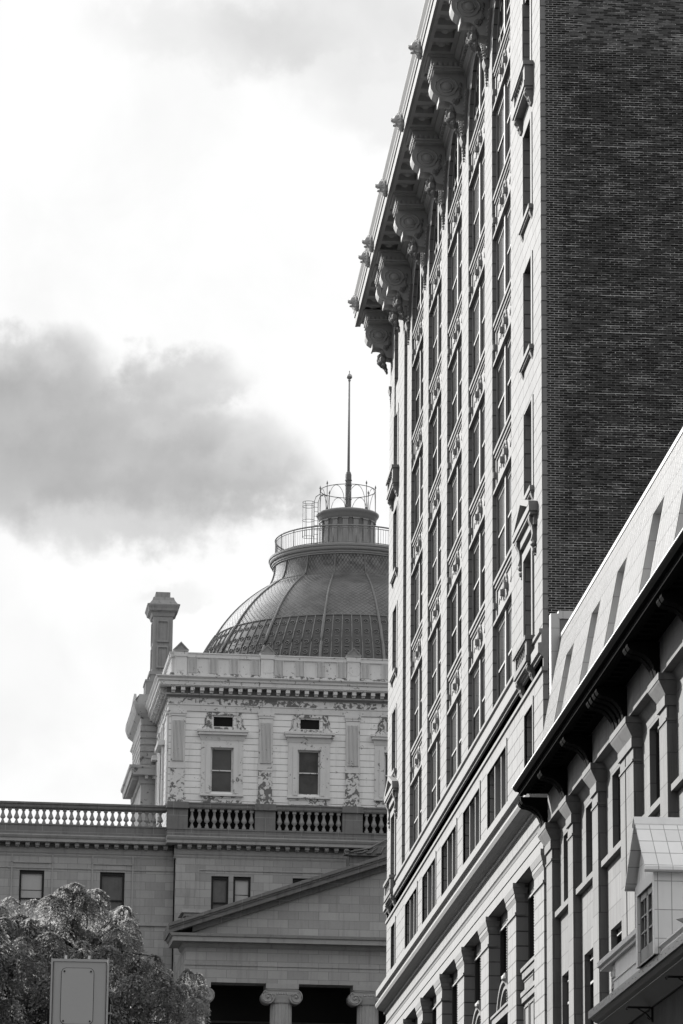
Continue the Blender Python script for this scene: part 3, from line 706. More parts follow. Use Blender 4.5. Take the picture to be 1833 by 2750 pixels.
    # lion heads on the fascia
    def lion():
        k_ = MB(); random.seed(3)
        for i in range(26):
            t = 2 * PI * i / 26; k_.ball((-1.44, .20 * math.cos(t), 46.27 + .22 * math.sin(t)), .075, 6, 5, (1.3, 1, 1), .25)
        for i in range(14):
            t = 2 * PI * i / 14; k_.ball((-1.50, .13 * math.cos(t), 46.29 + .15 * math.sin(t)), .065, 6, 5, (1.3, 1, 1), .2)
        k_.ball((-1.56, 0, 46.30), .14, 10, 7, (1.1, .95, 1.05))
        k_.ball((-1.70, 0, 46.27), .085, 9, 6, (1.25, 1, .7)); k_.ball((-1.65, 0, 46.13), .06, 8, 5, (1.5, 1.1, .6))
        k_.ball((-1.77, 0, 46.30), .035, 6, 5)
        for s_ in (-1, 1):
            k_.ball((-1.50, s_ * .13, 46.44), .05, 6, 5, (.8, .7, 1.3)); k_.ball((-1.64, s_ * .06, 46.355), .03, 6, 4)
            k_.ball((-1.69, s_ * .05, 46.25), .05, 6, 4)
        k_.v = [(-1.42 + (x + 1.42) * 1.08, y * 1.15, 46.28 + (z - 46.28) * 1.35) for x, y, z in k_.v]
        return k_.build('lion_head', 'lion', T)
    lc = [20.73, 27.68, 34.63, 41.15, 43.05, 48.85]
    lo = lion(); lo.location = (0, lc[0], 0)
    for y in lc[1:]: dup(lo, (0, y - lc[0], 0))
    # archivolts with corbels at each pier
    n = 22
    for sd_ in (0, 1):
        av = MB()
        for i in (range(2, 6) if sd_ == 0 else range(n - 6, n - 2)):
            t0, t1 = PI * i / n, PI * (i + 1) / n; R1, R0 = 3.38, 3.27
            av.prism([(c + R1 * math.cos(t0), 42.35 + R1 * .80 * math.sin(t0)), (c + R1 * math.cos(t1), 42.35 + R1 * .80 * math.sin(t1)),
                      (c + R0 * math.cos(t1), 42.35 + R0 * .80 * math.sin(t1)), (c + R0 * math.cos(t0), 42.35 + R0 * .80 * math.sin(t0))], 'x', .02, .12)
        for i in range(12):
            t = .28 + .55 * i / 11; t = t if sd_ == 0 else PI - t; av.ball((.0, c + 3.32 * math.cos(t), 42.35 + 3.32 * .80 * math.sin(t)), .04, 6, 4)
        ao = av.build('archivolt', 'lime_plain', T)
        for k in range(1, 5): dup(ao, (0, 6.95 * k, 0))
    cb = MB()
    cb.prism([(.12, 43.12), (-.06, 43.12), (-.06, 43.02), (.0, 42.85), (.12, 42.80)], 'y', -.26, .26)
    for i in range(6): cb.ball((.06, random.uniform(-.04, .04), 42.76 - i * .10), .075 - i * .008, 7, 5, (1, 1, 1), .2)
    cbo = cb.build('corbel', 'lime_plain', T, loc=(0, 13.78, 0))
    for y in (20.73, 27.68, 34.63, 41.58): dup(cbo, (0, y - 13.78, 0))
    cbo = cb.build('corbel', 'lime_plain', T, loc=(-.05, 48.9, -.5))
    return T
office()


# ================================================================== MANSARD-ROOFED STONE BUILDING
def mansard():
    s = .985
    T = empty('mansard_building', (0, 90 * s, 1.6 * (1 - s)), -.004, s, 'stone building with pale metal mansard roof and black eave brackets, beside the brick wall', 'building')
    w = MB(); Y = lambda u: -u
    zr = [(0, 9.8, [(99, 99)])]
    wins = [1.7, 5.97, 10.55, 16.25, 20.9, 25.4]
    def row(z0, z1, hs):
        u = -1.4
        for c_ in wins:
            w.box(11.86, 12.5, Y(u), Y(c_ - hs), z0, z1); u = c_ + hs
        w.box(11.86, 12.5, Y(u), Y(34), z0, z1)
    w.box(11.86, 12.5, Y(-1.4), Y(34), 0, 9.8); row(9.8, 12.53, 1.25); w.box(11.86, 12.5, Y(-1.4), Y(34), 12.53, 14.2)
    row(14.2, 16.05, .8); w.box(11.86, 12.5, Y(-1.4), Y(34), 16.05, 17.3)
    w.build('facade_wall', 'nstone', T)
    MB().box(12.51, 22, Y(-1.3), Y(34), 0, 21.3).build('inner_wall', 'black', T)
    fz = MB(); fz.prism([(11.56, 17.3), (11.56, 16.52), (11.75, 16.52), (11.86, 16.3), (12, 16.3), (12, 17.3)], 'y', Y(.1), Y(34)); fz.build('frieze', 'nplain', T)
    pil = [(-1.05, .1), (3.28, 4.2), (7.75, 8.72), (12.4, 13.15), (13.3, 14.4), (18.1, 19.1), (22.7, 23.7), (27.3, 28.3)]
    caps = {3: None}
    for i, (a, b) in enumerate(pil):
        m_ = MB(); m_.box(11.66, 11.86, Y(a), Y(b), 0, 16.2)
        o = m_.build('pilaster', 'nstone', T)
        if i == 4: continue
        if i == 3: b = 14.4
        k_ = MB(); y0, y1 = Y(b), Y(a)
        k_.box(11.46, 11.858, y0 - .24, y1 + .24, 16.36, 16.50); k_.frus(11.68, 11.858, y0, y1, 16.31, .19, 16.355, .21)
        k_.frus(11.68, 11.85, y0, y1, 16.08, .05, 16.31, .19); k_.box(11.615, 11.858, y0 - .05, y1 + .05, 15.86, 16.07)
        k_.box(11.635, 11.858, y0 - .03, y1 + .03, 15.55, 15.60)
        k_.build('capital', 'nplain', o)
        for q in (.30, .68) if b - a < 1.5 else (.3, .75, 1.25, 1.7):
            e_ = MB(); y = Y(a + q * (b - a) / (.97 if b - a < 1.5 else 2.0))
            e_.prism([(11.62, 17.22), (10.88, 17.22), (10.885, 17.13), (10.93, 17.06), (11.0, 17.02), (11.12, 17.0), (11.24, 16.95), (11.33, 16.87), (11.41, 16.76), (11.46, 16.64), (11.48, 16.51), (11.62, 16.51)], 'y', y - .15, y + .15)
            e_.build('eave_bracket', 'dark_metal', o)
    # pipe between the coupled pilasters
    MB().tube([(11.70, Y(13.22), 0), (11.70, Y(13.22), 16.3)], .04, 8).build('downpipe', 'dark_metal', T)
    # windows
    for i, c_ in enumerate(wins):
        for z0, z1, h, nm in ((14.2, 16.05, .8, 'upper_window'), (9.8, 12.53, 1.25, 'lower_window')):
            f = MB(); y0, y1 = Y(c_ + h), Y(c_ - h)
            f.box(12.0, 12.08, y0, y0 + .1, z0, z1); f.box(12.0, 12.08, y1 - .1, y1, z0, z1); f.box(12.0, 12.08, y0, y1, z1 - .1, z1)
            zz = 11.83 if z0 < 12 else 15.2
            o = f.build(nm, 'sash', T); MB().box(12.1, 12.12, y0, y1, z0, z1).build('glass', 'dglass', o)
            if z0 < 12: MB().box(11.98, 12.05, y0, y1 - .1, zz - .03, zz + .03).box(11.98, 12.04, y0, y1 - .1, z1 - .16, z1 - .13).build('meeting_rail', 'pale_frame', o)
        s_ = MB(); pa = max([b for a, b in pil if b < c_] + [-1.0]); pb = min([a for a, b in pil if a > c_] + [99])
        if pb < 90:
            s_.box(11.72, 11.9, Y(pb), Y(pa), 14.06, 14.2); s_.build('sill_course', 'nplain', T)
    # eaves
    e_ = MB(); e_.prism([(10.66, 17.42), (10.66, 17.38), (10.72, 17.32), (10.80, 17.31), (10.82, 17.22), (10.90, 17.2), (10.92, 17.24), (11.0, 17.24), (11.02, 17.28), (12.3, 17.3), (12.3, 17.5), (11.2, 17.5), (11.1, 17.42)], 'y', Y(.05), Y(34))
    for q in range(70):
        y = Y(.5 + q * .48); e_.box(11.05, 11.3, y - .05, y + .05, 17.22, 17.29)
    e_.build('eave', 'dark_metal', T)
    MB().prism([(10.63, 17.44), (10.63, 17.41), (10.70, 17.41), (10.70, 17.44)], 'y', Y(.05), Y(34)).build('gutter_lip', 'palemetal', T)
    # mansard slope with deep dormer slots
    xb, zb, xt, zt = 11.18, 17.46, 11.93, 21.42
    X = lambda z: xb + (xt - xb) * (z - zb) / (zt - zb)
    sl = [(2.55, 4.15), (7.4, 8.95), (11.75, 13.3), (17.1, 18.75), (21.9, 23.5), (26.6, 28.2)]
    m_ = MB(); zh = 20.43; u = 0.0
    for a, b in sl:
        m_.prism([(X(zb), zb), (X(zh), zh), (X(zh) + .12, zh), (X(zb) + .12, zb)], 'y', Y(a), Y(u)); u = b
    m_.prism([(X(zb), zb), (X(zh), zh), (X(zh) + .12, zh), (X(zb) + .12, zb)], 'y', Y(34), Y(u))
    m_.prism([(X(zh), zh), (X(zt), zt), (X(zt) + .12, zt), (X(zh) + .12, zh)], 'y', Y(34), Y(0))
    for q in range(178):
        u = .1 + q * .19; zq = zb
        if any(a - .03 < u < b + .03 for a, b in sl): zq = zh + .02
        y = Y(u); m_.prism([(X(zq) - .006, zq), (X(zt) - .006, zt), (X(zt) + .01, zt), (X(zq) + .01, zq)], 'y', y - .013, y + .013)
    m_.build('mansard_roof', 'roofmetal', T)
    MB().prism([(xt - .02, zt), (xt - .02, zt + .10), (xt + .2, zt + .13), (xt + 9, zt + .4), (xt + 9, zt)], 'y', Y(34), Y(0)).build('roof_ridge_flashing', 'greymetal', T)
    for a, b in sl:
        d = MB(); zz = zb
        d.prism([(X(zb) + .01, zb), (X(zh) + .01, zh), (12.42, zh), (12.42, zb)], 'y', Y(a) - .004, Y(a) + .05)
        d.prism([(X(zb) + .01, zb), (X(zh) + .01, zh), (12.42, zh), (12.42, zb)], 'y', Y(b) - .05, Y(b) + .004)
        d.prism([(X(zb) + .34, zb), (X(zh) + .34, zh), (X(zh) + .4, zh), (X(zb) + .4, zb)], 'y', Y(b), Y(a)); d.box(X(zh) + .01, 12.42, Y(b), Y(a), zh - .004, zh + .04)
        o = d.build('dormer_recess', 'recess', T)
        MB().box(X(19.5) + .30, X(19.5) + .33, Y(b) + .3, Y(a) - .5, 19.2, 20.1).build('dormer_window', 'dglass', o)
    # gable-end parapet against the brick wall
    p_ = MB(); p_.box(11.68, 11.91, Y(-.02), Y(-.35), 15.5, 22.1); p_.build('parapet_end', 'palemetal', T)
    p_ = MB(); p_.box(11.88, 14, Y(-.01), Y(-.4), 21.96, 22.17); p_.build('parapet_coping', 'palemetal', T)
    p_ = MB(); p_.box(11.92, 14, Y(-.05), Y(-.33), 17.5, 21.95); p_.build('parapet_wall', 'sootmetal', T)
    return T
mansard()


# ================================================================== LOW HOUSE WITH DORMER
def house():
    T = empty('low_house', (8.2, 60, 0), -.004, 1, 'low dark stuccoed house with grey metal eaves and small gabled roof dormer', 'house')
    ya, yb = -1.42, -34
    MB().box(.46, 9, ya + .2, yb, 0, 7.95).build('stucco_wall', 'stucco', T)
    f = MB(); f.box(0, .05, ya, yb, 8.05, 8.175); f.box(.05, .5, ya - .01, yb, 8.05, 8.168)
    q0 = MB()
    for i in range(44):
        f.ball((-.004, ya - .35 - i * .36, 8.10 + (i % 2) * .03), .008, 6, 4)
    f.build('fascia', 'greymetal', T)
    s_ = MB(); s_.prism([(.05, 8.05), (.10, 8.0), (.16, 7.97), (.16, 7.955), (.42, 7.80), (.47, 7.80), (.47, 8.05)], 'y', ya, yb); s_.build('eave_cove', 'sootmetal', T)
    # low parapet with coping left of the dormer
    p_ = MB(); p_.box(.06, .28, -4.2, -7.25, 8.175, 8.66); p_.box(.03, .06, -4.15, -7.25, 8.35, 8.38); p_.box(.045, .06, -4.15, -7.25, 8.18, 8.35); p_.build('parapet', 'whitepaint', T)
    random.seed(11); r = MB()
    for i in range(9):
        z0 = 8.175 + i * .052; r.box(.05 + random.uniform(0, .03), .32, -4.18, -3.78 + random.uniform(-.12, .10), z0, z0 + .056)
    r.build('broken_parapet_end', 'rough_end', T)
    c_ = MB(); c_.prism([(-.05, 8.80), (-.05, 8.72), (.0, 8.70), (.0, 8.66), (.34, 8.66), (.34, 8.84)], 'y', -2.9, -7.25); c_.build('coping', 'whitepaint', T)
    c_ = MB(); c_.prism([(.02, 8.175), (.05, 8.24), (.0, 8.27), (.0, 8.30), (.1, 8.36), (.3, 8.36), (.3, 8.175)], 'y', -9.07, yb); c_.build('low_upstand', 'whitepaint', T)
    # main roof behind
    MB().prism([(.34, 8.3), (5, 10.3), (9, 8.3)], 'y', -4.2, yb).build('roof', 'palemetal', T)
    # dormer
    d = MB(); y0, y1 = -9.05, -7.25; ym = -8.16
    wy0, wy1, wz0, wz1 = -8.92, -7.42, 8.20, 9.24
    d.box(-.05, 2.4, y0, wy0, 8.176, 9.4); d.box(-.05, .2, wy1, y1, 8.176, 9.4); d.box(.2, 2.4, y1 - .2, y1, 8.176, 9.4)
    d.box(-.05, .2, wy0, wy1, wz1, 9.4); d.box(-.05, .2, wy0, wy1, 8.176, wz0)
    d.prism([(y0, 9.4), (y1, 9.4), (ym, 10.22)], 'x', -.045, 2.4)
    do = d.build('dormer', 'tiles_big', T)
    t_ = MB(); t_.box(-.062, -.05, y0, wy0, 8.18, 9.40); t_.box(-.062, -.05, wy1, y1, 8.18, 9.40); t_.box(-.062, -.05, wy0, wy1, wz1, 9.40); t_.box(-.05, .0, wy0, wy1, 8.176, 8.2)
    t_.build('dormer_trim', 'whitepaint', do)
    wn = MB(); cm = (wy0 + wy1) / 2
    for a, b in ((wy0, cm), (cm, wy1)):
        wn.box(-.02, .03, a, a + .09, wz0, wz1); wn.box(-.02, .03, b - .09, b, wz0, wz1)
        wn.box(-.02, .03, a, b, wz1 - .10, wz1); wn.box(-.02, .03, a, b, wz0, wz0 + .22)
        wn.box(-.01, .03, (a + b) / 2 - .02, (a + b) / 2 + .02, wz0 + .22, wz1 - .1)
        for t in (1, 2): zq = wz0 + .22 + (wz1 - .32 - wz0) * t / 3; wn.box(-.015, .03, a, b, zq - .014, zq + .014)
    wo = wn.build('casement_window', 'sootmetal', do); MB().box(.04, .05, wy0, wy1, wz0, wz1).build('glass', 'dglass', wo)
    MB().box(.055, .06, wy0 + .02, wy1 - .02, wz0, wz1).build('backing', 'black', wo)
    rf = MB(); e0, e1, zr, ze = -9.17, -7.12, 10.31, 9.39
    for ye, sg in ((e0, -1), (e1, 1)):
        rf.prism([(ye, ze), (ye, ze + .05), (ym, zr), (ym, zr - .06)], 'x', -.20, 3.4)
    ro = rf.build('dormer_roof', 'tiles', do)
    rc = MB(); rc.prism([(ym - .14, zr - .125), (ym - .14, zr - .105), (ym, zr + .022), (ym + .14, zr - .105), (ym + .14, zr - .125), (ym, zr + .002)], 'x', -.215, 3.4); rc.build('ridge_cap', 'whitepaint', ro)
    ec = MB(); ec.box(-.205, 3.4, e0 - .01, e0 + .05, ze - .03, ze - .001); ec.box(-.205, 3.4, e1 - .05, e1 + .01, ze - .03, ze - .001); ec.build('eave_edge', 'greymetal', ro)
    # wrought iron brackets on the wall
    b_ = MB(); x0 = .46
    b_.box(x0 - .40, x0, -.016, .016, 0, .03); b_.box(x0 - .035, x0, -.014, .014, -.20, 0)
    b_.tube([(x0 - .24, 0, 0), (x0 - .12, 0, -.07), (x0 - .03, 0, -.16)], .010, 5)
    b_.tube([(x0 - .40, 0, .015), (x0 - .43, 0, .0), (x0 - .42, 0, -.02), (x0 - .40, 0, -.015)], .009, 5)
    b_.tube([(x0 - .02, 0, -.14), (x0 - .06, 0, -.165), (x0 - .085, 0, -.15), (x0 - .09, 0, -.13)], .009, 5)
    b_.ball((x0 - .01, 0, -.19), .022, 6, 5)
    bo = b_.build('iron_bracket', 'iron', T, loc=(0, -5.5, 7.78))
    dup(bo, (0, 3.95, -.01)); dup(bo, (0, -3.95, 0))
    return T
house()
def opposite():  # unseen block, added and sized to keep sun off the low house front
    T = empty('added_shade_block', (-10.5, 68.5, 0), 0, 1, 'unseen dark block added on the left side of the street, shading the low house', 'building')
    w = MB(); w.box(-12, 0, 0, 15.5, 0, 31.5); w.build('wall', 'stucco', T)
    MB().box(-12.3, .3, -.3, 15.8, 31.5, 32.2).build('parapet', 'nplain', T)
    for k in range(4):
        for j in range(8):
            f = MB(); y = 1.6 + k * 3.3; z = 1.5 + j * 3.7; f.box(0, .06, y, y + 1.6, z, z + 2.1); o = f.build('window', 'pale_frame', T)
            MB().box(.06, .07, y + .1, y + 1.5, z + .1, z + 2).build('glass', 'dglass', o)
opposite()
def star():
    T = empty('star_ornament', (7.98, 47.52, 8.17), 0, 1, 'small grey metal star with black bolt in front of the roof dormer', 'ornament')
    s_ = MB(); R, r = .30, .125; pts = []
    for i in range(10):
        t = PI / 2 + .2 + i * PI / 5; q = R if i % 2 == 0 else r; pts.append((.18 + q * math.cos(t), .0 + q * math.sin(t)))
    s_.prism(pts, 'y', -.015, .015); s_.build('star_plate', 'greymetal', T)
    k_ = MB(); k_.tube([(.08, -.02, .02), (.16, -.10, .06)], .012, 6); k_.ball((.07, -.01, .01), .022, 8, 6); k_.build('bolt', 'iron', T)
    k_ = MB(); k_.tube([(.18, 0, .28), (.18, 0, .6), (.75, 0, .75)], .015, 6); k_.build('hanger', 'iron', T)
star()


# ================================================================== DOMED MARKET
def market():
    T = empty('domed_market', (0, 180, 0), math.atan(.0488), 1, 'grey stone market hall with columned portico, peeling white upper storey and dark metal dome', 'building')
    # ---------------- stone block
    S0, S1 = 4.0, 24.0
    win = [(5.83, 6.72), (6.96, 7.86), (10.02, 10.96), (11.18, 12.08), (14.3, 15.2), (15.44, 16.34)]
    w = MB()
    def row(mb, ya, yd, sa, sb, z0, z1, holes):
        x = sa
        for a, b in holes: mb.box(x, a, ya, yd, z0, z1); x = b
        mb.box(x, sb, ya, yd, z0, z1)
    w.box(S0, S1, 0, .6, 0, 25.9); row(w, 0, .6, S0, S1, 25.9, 28.43, win); w.box(S0, S1, 0, .6, 28.43, 29.5)
    w.box(S0 - .02, 5.2, -.05, 0, 0, 29.3)
    ww = [(-3.95 + 4.12 * k, -2.68 + 4.12 * k) for k in range(-5, 2)]
    w.box(-30, S0, .8, 1.4, 0, 25.9); row(w, .8, 1.4, -30, S0, 25.9, 28.6, ww); w.box(-30, S0, .8, 1.4, 28.6, 29.9)
    w.box(S1, 52, .8, 1.4, 0, 29.9)
    w.build('stone_wall', 'grey_stone', T)
    MB().box(-29.8, 51.8, 1.5, 24, 0, 29.4).build('inner_wall', 'black', T)
    MB().box(-29.8, 51.8, 1.2, 24, 30.3, 30.5).build('flat_roof', 'sootmetal', T)
    g = MB()   # shallow frames and string courses
    g.box(S0 - .03, S1, -.08, 0, 25.9, 26.08); g.box(-30, S0 - .03, .70, .8, 25.88, 26.06)
    g.box(5.2, S1, -.045, 0, 28.70, 28.76); g.box(-30, S0 - .08, .75, .8, 28.70, 28.76)
    for a, b in ww:
        for x in (a - .44, b + .36): g.box(x, x + .08, .74, .8, 26.06, 29.45)
        g.box(a - .44, b + .44, .74, .8, 28.97, 29.03)
    g.build('string_course', 'grey_plain', T)
    MB().tube([(S0 - .02, .72, 20), (S0 - .02, .72, 29.3), (S0 - .1, .3, 29.6), (S0 - .16, -.05, 30.2), (S0 - .14, -.02, 30.9)], .045, 6).build('drainpipe', 'sash', T)
    def sash(a, b, z0, z1, y, mat, cur):
        f = MB(); t = .11
        f.box(a, a + t, y + .12, y + .2, z0, z1); f.box(b - t, b, y + .12, y + .2, z0, z1); f.box(a + t, b - t, y + .12, y + .2, z1 - t * 1.4, z1)
        zm = (z0 + z1) / 2 - .12; f.box(a + t, b - t, y + .13, y + .2, zm, zm + .06)
        o = f.build('window', 'sash', T)
        MB().box(a, b, y + .22, y + .24, z0, z1).build('glass', mat, o)
        if cur: MB().box(a + t, b - t, y + .205, y + .215, zm + .45, zm + .48).build('blind_bar', 'sash', o)
        return o
    for i, (a, b) in enumerate(win): sash(a, b, 25.9, 28.43, 0, ['curtain', 'blind', 'curtain', 'curtain', 'mglass', 'mglass'][i], i == 1)
    for i, (a, b) in enumerate(ww): sash(a, b, 25.9, 28.6, .8, 'curtain' if i == 6 else 'blind', i != 6)
    # ---------------- stone cornice and balustrades
    def cornice(name, x0, x1, y, mat, end):
        c = MB(); yy = 24
        pr = [(29.30, .0), (29.40, .05), (29.46, .05), (29.52, .10), (29.60, .12), (29.75, .13)]
        for i in range(len(pr) - 1):
            c.prism([(y - pr[i][1], pr[i][0]), (y - pr[i + 1][1], pr[i + 1][0]), (y + .5, pr[i + 1][0]), (y + .5, pr[i][0])], 'x', x0 - .1, x1)
        c.box(x0 - .1, x1, y - .14, y + .5, 29.75, 29.98)
        n = int((x1 - x0) / .505)
        for i in range(n):
            x = x0 + .03 + i * .505; c.box(x, x + .22, y - .48, y - .14, 29.83, 29.98); c.box(x + .02, x + .20, y - .36, y - .14, 29.76, 29.83)
        c.prism([(y - .6, 29.98), (y - .66, 30.0), (y - .66, 30.14), (y - .72, 30.2), (y - .78, 30.30), (y - .78, 30.36), (y + .5, 30.40), (y + .5, 29.98)], 'x', x0 - .55 * end, x1)
        MB().box(x0 - .1, x1, y - .145, y - .139, 29.76, 29.975).build('modillion_shade_band', 'dark_stone', T)  # dark strip paints the shade behind the stone modillions
        return c.build(name, mat, T)
    cornice('stone_cornice', S0, S1, 0, 'grey_plain', 1); cornice('stone_cornice', -30, S0 - .05, .8, 'grey_plain', 0)
    p = MB(); p.box(3.5, S1 + .5, -.12, .5, 30.40, 30.78); p.box(3.46, S1 + .5, -.16, .5, 30.78, 30.86)
    p.build('parapet_plinth', 'dark_stone', T)
    p = MB(); p.box(-30, 3.5, .66, 1.2, 30.40, 30.92); p.box(-30, 3.5, .62, 1.2, 30.92, 30.99); p.build('parapet_plinth', 'dark_stone', T)
    def baluster(x, y, z0, z1, par):
        h = z1 - z0; m_ = MB()
        m_.box(x - .10, x + .10, y - .10, y + .10, z1 - h * .14, z1); m_.box(x - .10, x + .10, y - .10, y + .10, z0, z0 + h * .1)
        m_.lathe([(.09, z0 + h * .1), (.075, z0 + h * .17), (.045, z0 + h * .27), (.13, z0 + h * .36), (.145, z0 + h * .43), (.12, z0 + h * .5), (.065, z0 + h * .68), (.06, z0 + h * .80), (.085, z0 + h * .86)], x, y, 12)
        return m_.build('baluster', 'bal_stone', par)
    rail = MB(); rail.prism([(-.16, 31.88), (-.2, 31.95), (-.2, 32.08), (-.24, 32.12), (-.24, 32.18), (.3, 32.2), (.3, 31.88)], 'x', 3.5, S1); ra = rail.build('balustrade_rail', 'dark_stone', T)
    for a, b in ((3.5, 4.55), (8.02, 9.07), (12.55, 13.6), (17.1, 18.15), (21.6, 22.65)):
        k_ = MB(); k_.box(a, b, -.16, .3, 30.86, 31.86); k_.box(a - .05, b + .05, -.29, .34, 31.865, 32.0); k_.box(a - .02, b + .02, -.25, .34, 32.0, 32.2); k_.build('pedestal', 'dark_stone', T)
    b0 = baluster(4.8, 0, 30.86, 31.88, ra)
    for s0 in (4.55, 9.07, 13.6):
        for i in range(9):
            x = s0 + .22 + i * .384
            if abs(x - 4.8) > .1 and x < 16: dup(b0, (x - 4.8, 0, 0))
    b0.location = (-.03, 0, 0)
    rail = MB(); rail.prism([(.64, 31.80), (.60, 31.86), (.60, 31.98), (.54, 32.0), (.54, 32.10), (1.2, 32.14), (1.2, 31.80)], 'x', -30, 3.5); ra = rail.build('balustrade_rail', 'dark_stone', T)
    b0 = baluster(3.2, .85, 30.99, 31.80, ra)
    for i in range(1, 24): dup(b0, (-i * .352, 0, 0))
    # ---------------- painted upper storey
    C0, C1, CY, CD = 3.6, 24.3, 1.6, 22.3
    cw = [(5.82, 6.97), (10.38, 11.54), (14.94, 16.1)]; aw = [(5.87, 6.99), (10.43, 11.55), (14.99, 16.11)]
    u = MB(); u.box(C0, C1, CY, CY + .5, 32.2, 33.05); row(u, CY, CY + .5, C0, C1, 33.05, 35.4, cw); u.box(C0, C1, CY, CY + .5, 35.4, 36.53)
    row(u, CY, CY + .5, C0, C1, 36.53, 37.13, aw); u.box(C0, C1, CY, CY + .5, 37.13, 37.3)
    u.box(C0, C0 + .5, CY + .5, CD, 30.5, 37.3); u.box(C1 - .5, C1, CY + .5, CD, 30.5, 37.3); u.box(C0 + .5, C1 - .5, CD - .5, CD, 30.5, 37.3)
    u.build('clapboard_wall', 'paint', T)
    MB().box(C0, C1, CY + .3, CY + .5, 30.5, 32.19).build('shade_black_foot_wall', 'black', T)  # black colour stands in for the shadowed wall base behind the balusters
    MB().box(C0 + .6, C1 - .6, CY + .6, CD - .6, 30.5, 38.9).build('inner_wall', 'black', T)
    e_ = MB(); e_.stack(C0, C1, CY, CD, [(37.3, .06), (37.6, .06), (37.62, .10), (37.66, .10)]); e_.build('architrave', 'paint_plain', T)
    e_ = MB(); e_.stack(C0, C1, CY, CD, [(37.66, .05), (38.0, .05)]); e_.build('frieze', 'paint_bad', T)
    e_ = MB(); e_.stack(C0, C1, CY, CD, [(38.0, .08), (38.05, .14), (38.12, .14), (38.16, .20), (38.20, .20), (38.20, .16), (38.52, .16), (38.52, .55), (38.56, .55), (38.58, .60), (38.78, .60), (38.80, .66), (38.9, .68), (39.0, .78), (39.05, .78), (39.09, .5)])
    n = int((C1 - C0) / .5)
    for i in range(n):
        x = C0 + .05 + i * .5; e_.box(x, x + .22, CY - .50, CY - .16, 38.32, 38.5); e_.box(x + .02, x + .20, CY - .36, CY - .16, 38.22, 38.32)
        y = CY + .1 + i * .5; e_.box(C0 - .5, C0 - .16, y, y + .22, 38.32, 38.5); e_.box(C0 - .36, C0 - .16, y + .02, y + .2, 38.22, 38.32)
    e_.build('cornice', 'paint_plain', T)
    MB().stack(C0, C1, CY, CD, [(38.202, .163), (38.515, .163)]).build('modillion_shade_band', 'shaded_wood', T)  # darker band paints the cornice shade between the modillion blocks
    MB().stack(C0, C1, CY, CD, [(38.02, .143), (38.115, .203)]).build('bed_moulding', 'shaded_wood', T)  # same dark tone, painting the shade on the moulding below
    # pilasters
    def pil(x0, x1, par=T):
        k_ = MB(); y = CY - .10
        k_.box(x0, x1, y, CY, 34.25, 37.0); k_.box(x0 - .06, x1 + .06, y - .06, CY, 37.14, 37.3); k_.box(x0 - .02, x1 + .02, y - .03, CY, 37.02, 37.14); k_.box(x0 - .02, x1 + .02, y - .03, CY, 34.25, 34.6)
        o = k_.build('pilaster', 'paint_plain', par)
        f_ = MB(); n = 9
        for i in range(n):
            x = x0 + .07 + i * (x1 - x0 - .14 - .045) / (n - 1); f_.box(x, x + .045, y - .10, y, 34.62, 36.78)
        f_.build('flutes', 'flute', o)
        b_ = MB(); b_.box(x0, x1, y, CY, 32.5, 34.25); b_.box(x0 - .08, x1 + .08, y - .07, CY, 32.3, 32.72); b_.build('lower_panel', 'paint_bad', o)
    for c_ in (4.08, 8.67, 13.25, 17.8): pil(c_ - .37, c_ + .37)
    # windows with hoods
    for k in range(3):
        dx = 4.56 * k; f = MB(); y = CY
        f.box(5.30 + dx, 5.82 + dx, y - .08, y, 32.93, 35.5); f.box(6.97 + dx, 7.50 + dx, y - .08, y, 32.93, 35.5); f.box(5.30 + dx, 7.50 + dx, y - .08, y, 35.5, 35.78)
        f.box(5.55 + dx, 5.78 + dx, y - .13, y - .08, 33.0, 35.56); f.box(7.01 + dx, 7.24 + dx, y - .13, y - .08, 33.0, 35.56); f.box(5.78 + dx, 7.01 + dx, y - .13, y - .08, 35.4, 35.56)
        f.frus(5.30 + dx, 7.50 + dx, y - .08, y, 35.78, .02, 36.02, .10); f.box(5.12 + dx, 7.68 + dx, y - .30, y, 36.06, 36.2); f.box(5.07 + dx, 7.73 + dx, y - .36, y, 36.2, 36.32); f.box(5.2 + dx, 7.6 + dx, y - .2, y, 36.02, 36.06)
        f.box(5.26 + dx, 7.54 + dx, y - .16, y, 32.84, 32.93)
        o = f.build('window_surround', 'paint_plain', T)
        f = MB(); f.box(5.34 + dx, 7.46 + dx, y - .05, y, 32.44, 32.84); f.box(5.40 + dx, 7.4 + dx, y - .08, y - .05, 32.5, 32.54); f.box(5.40 + dx, 7.4 + dx, y - .08, y - .05, 32.74, 32.78); f.build('apron', 'paint_bad', o)
        f = MB(); a, b = 5.82 + dx, 6.97 + dx
        f.box(a, a + .07, y + .08, y + .16, 33.05, 35.4); f.box(b - .07, b, y + .08, y + .16, 33.05, 35.4); f.box(a, b, y + .08, y + .16, 35.32, 35.4); f.box(a, b, y + .08, y + .16, 34.18, 34.24); f.box(a, b, y + .06, y + .16, 33.05, 33.1)
        f.build('sash', 'paint_plain', o); MB().box(a, b, y + .17, y + .19, 33.05, 35.4).build('glass', 'mglass', o)
        f = MB()
        for x, s_ in ((5.56 + dx, -1), (7.12 + dx, 1)):
            f.box(x, x + .26, y - .07, y, 36.34, 37.28); f.box(x + .07, x + .19, y - .1, y - .07, 37.06, 37.2)
            xo = x if s_ < 0 else x + .26
            f.tube([(xo, y - .04, 37.1), (xo + s_ * .08, y - .04, 36.85), (xo + s_ * .06, y - .04, 36.6), (xo + s_ * .22, y - .04, 36.42)], .035, 5)
        f.box(5.82 + dx, 7.12 + dx, y - .05, y, 37.13, 37.28); f.box(5.82 + dx, 7.12 + dx, y - .05, y, 36.36, 36.5)
        o2 = f.build('attic_surround', 'paint_bad', T); a, b = 5.87 + dx, 6.99 + dx
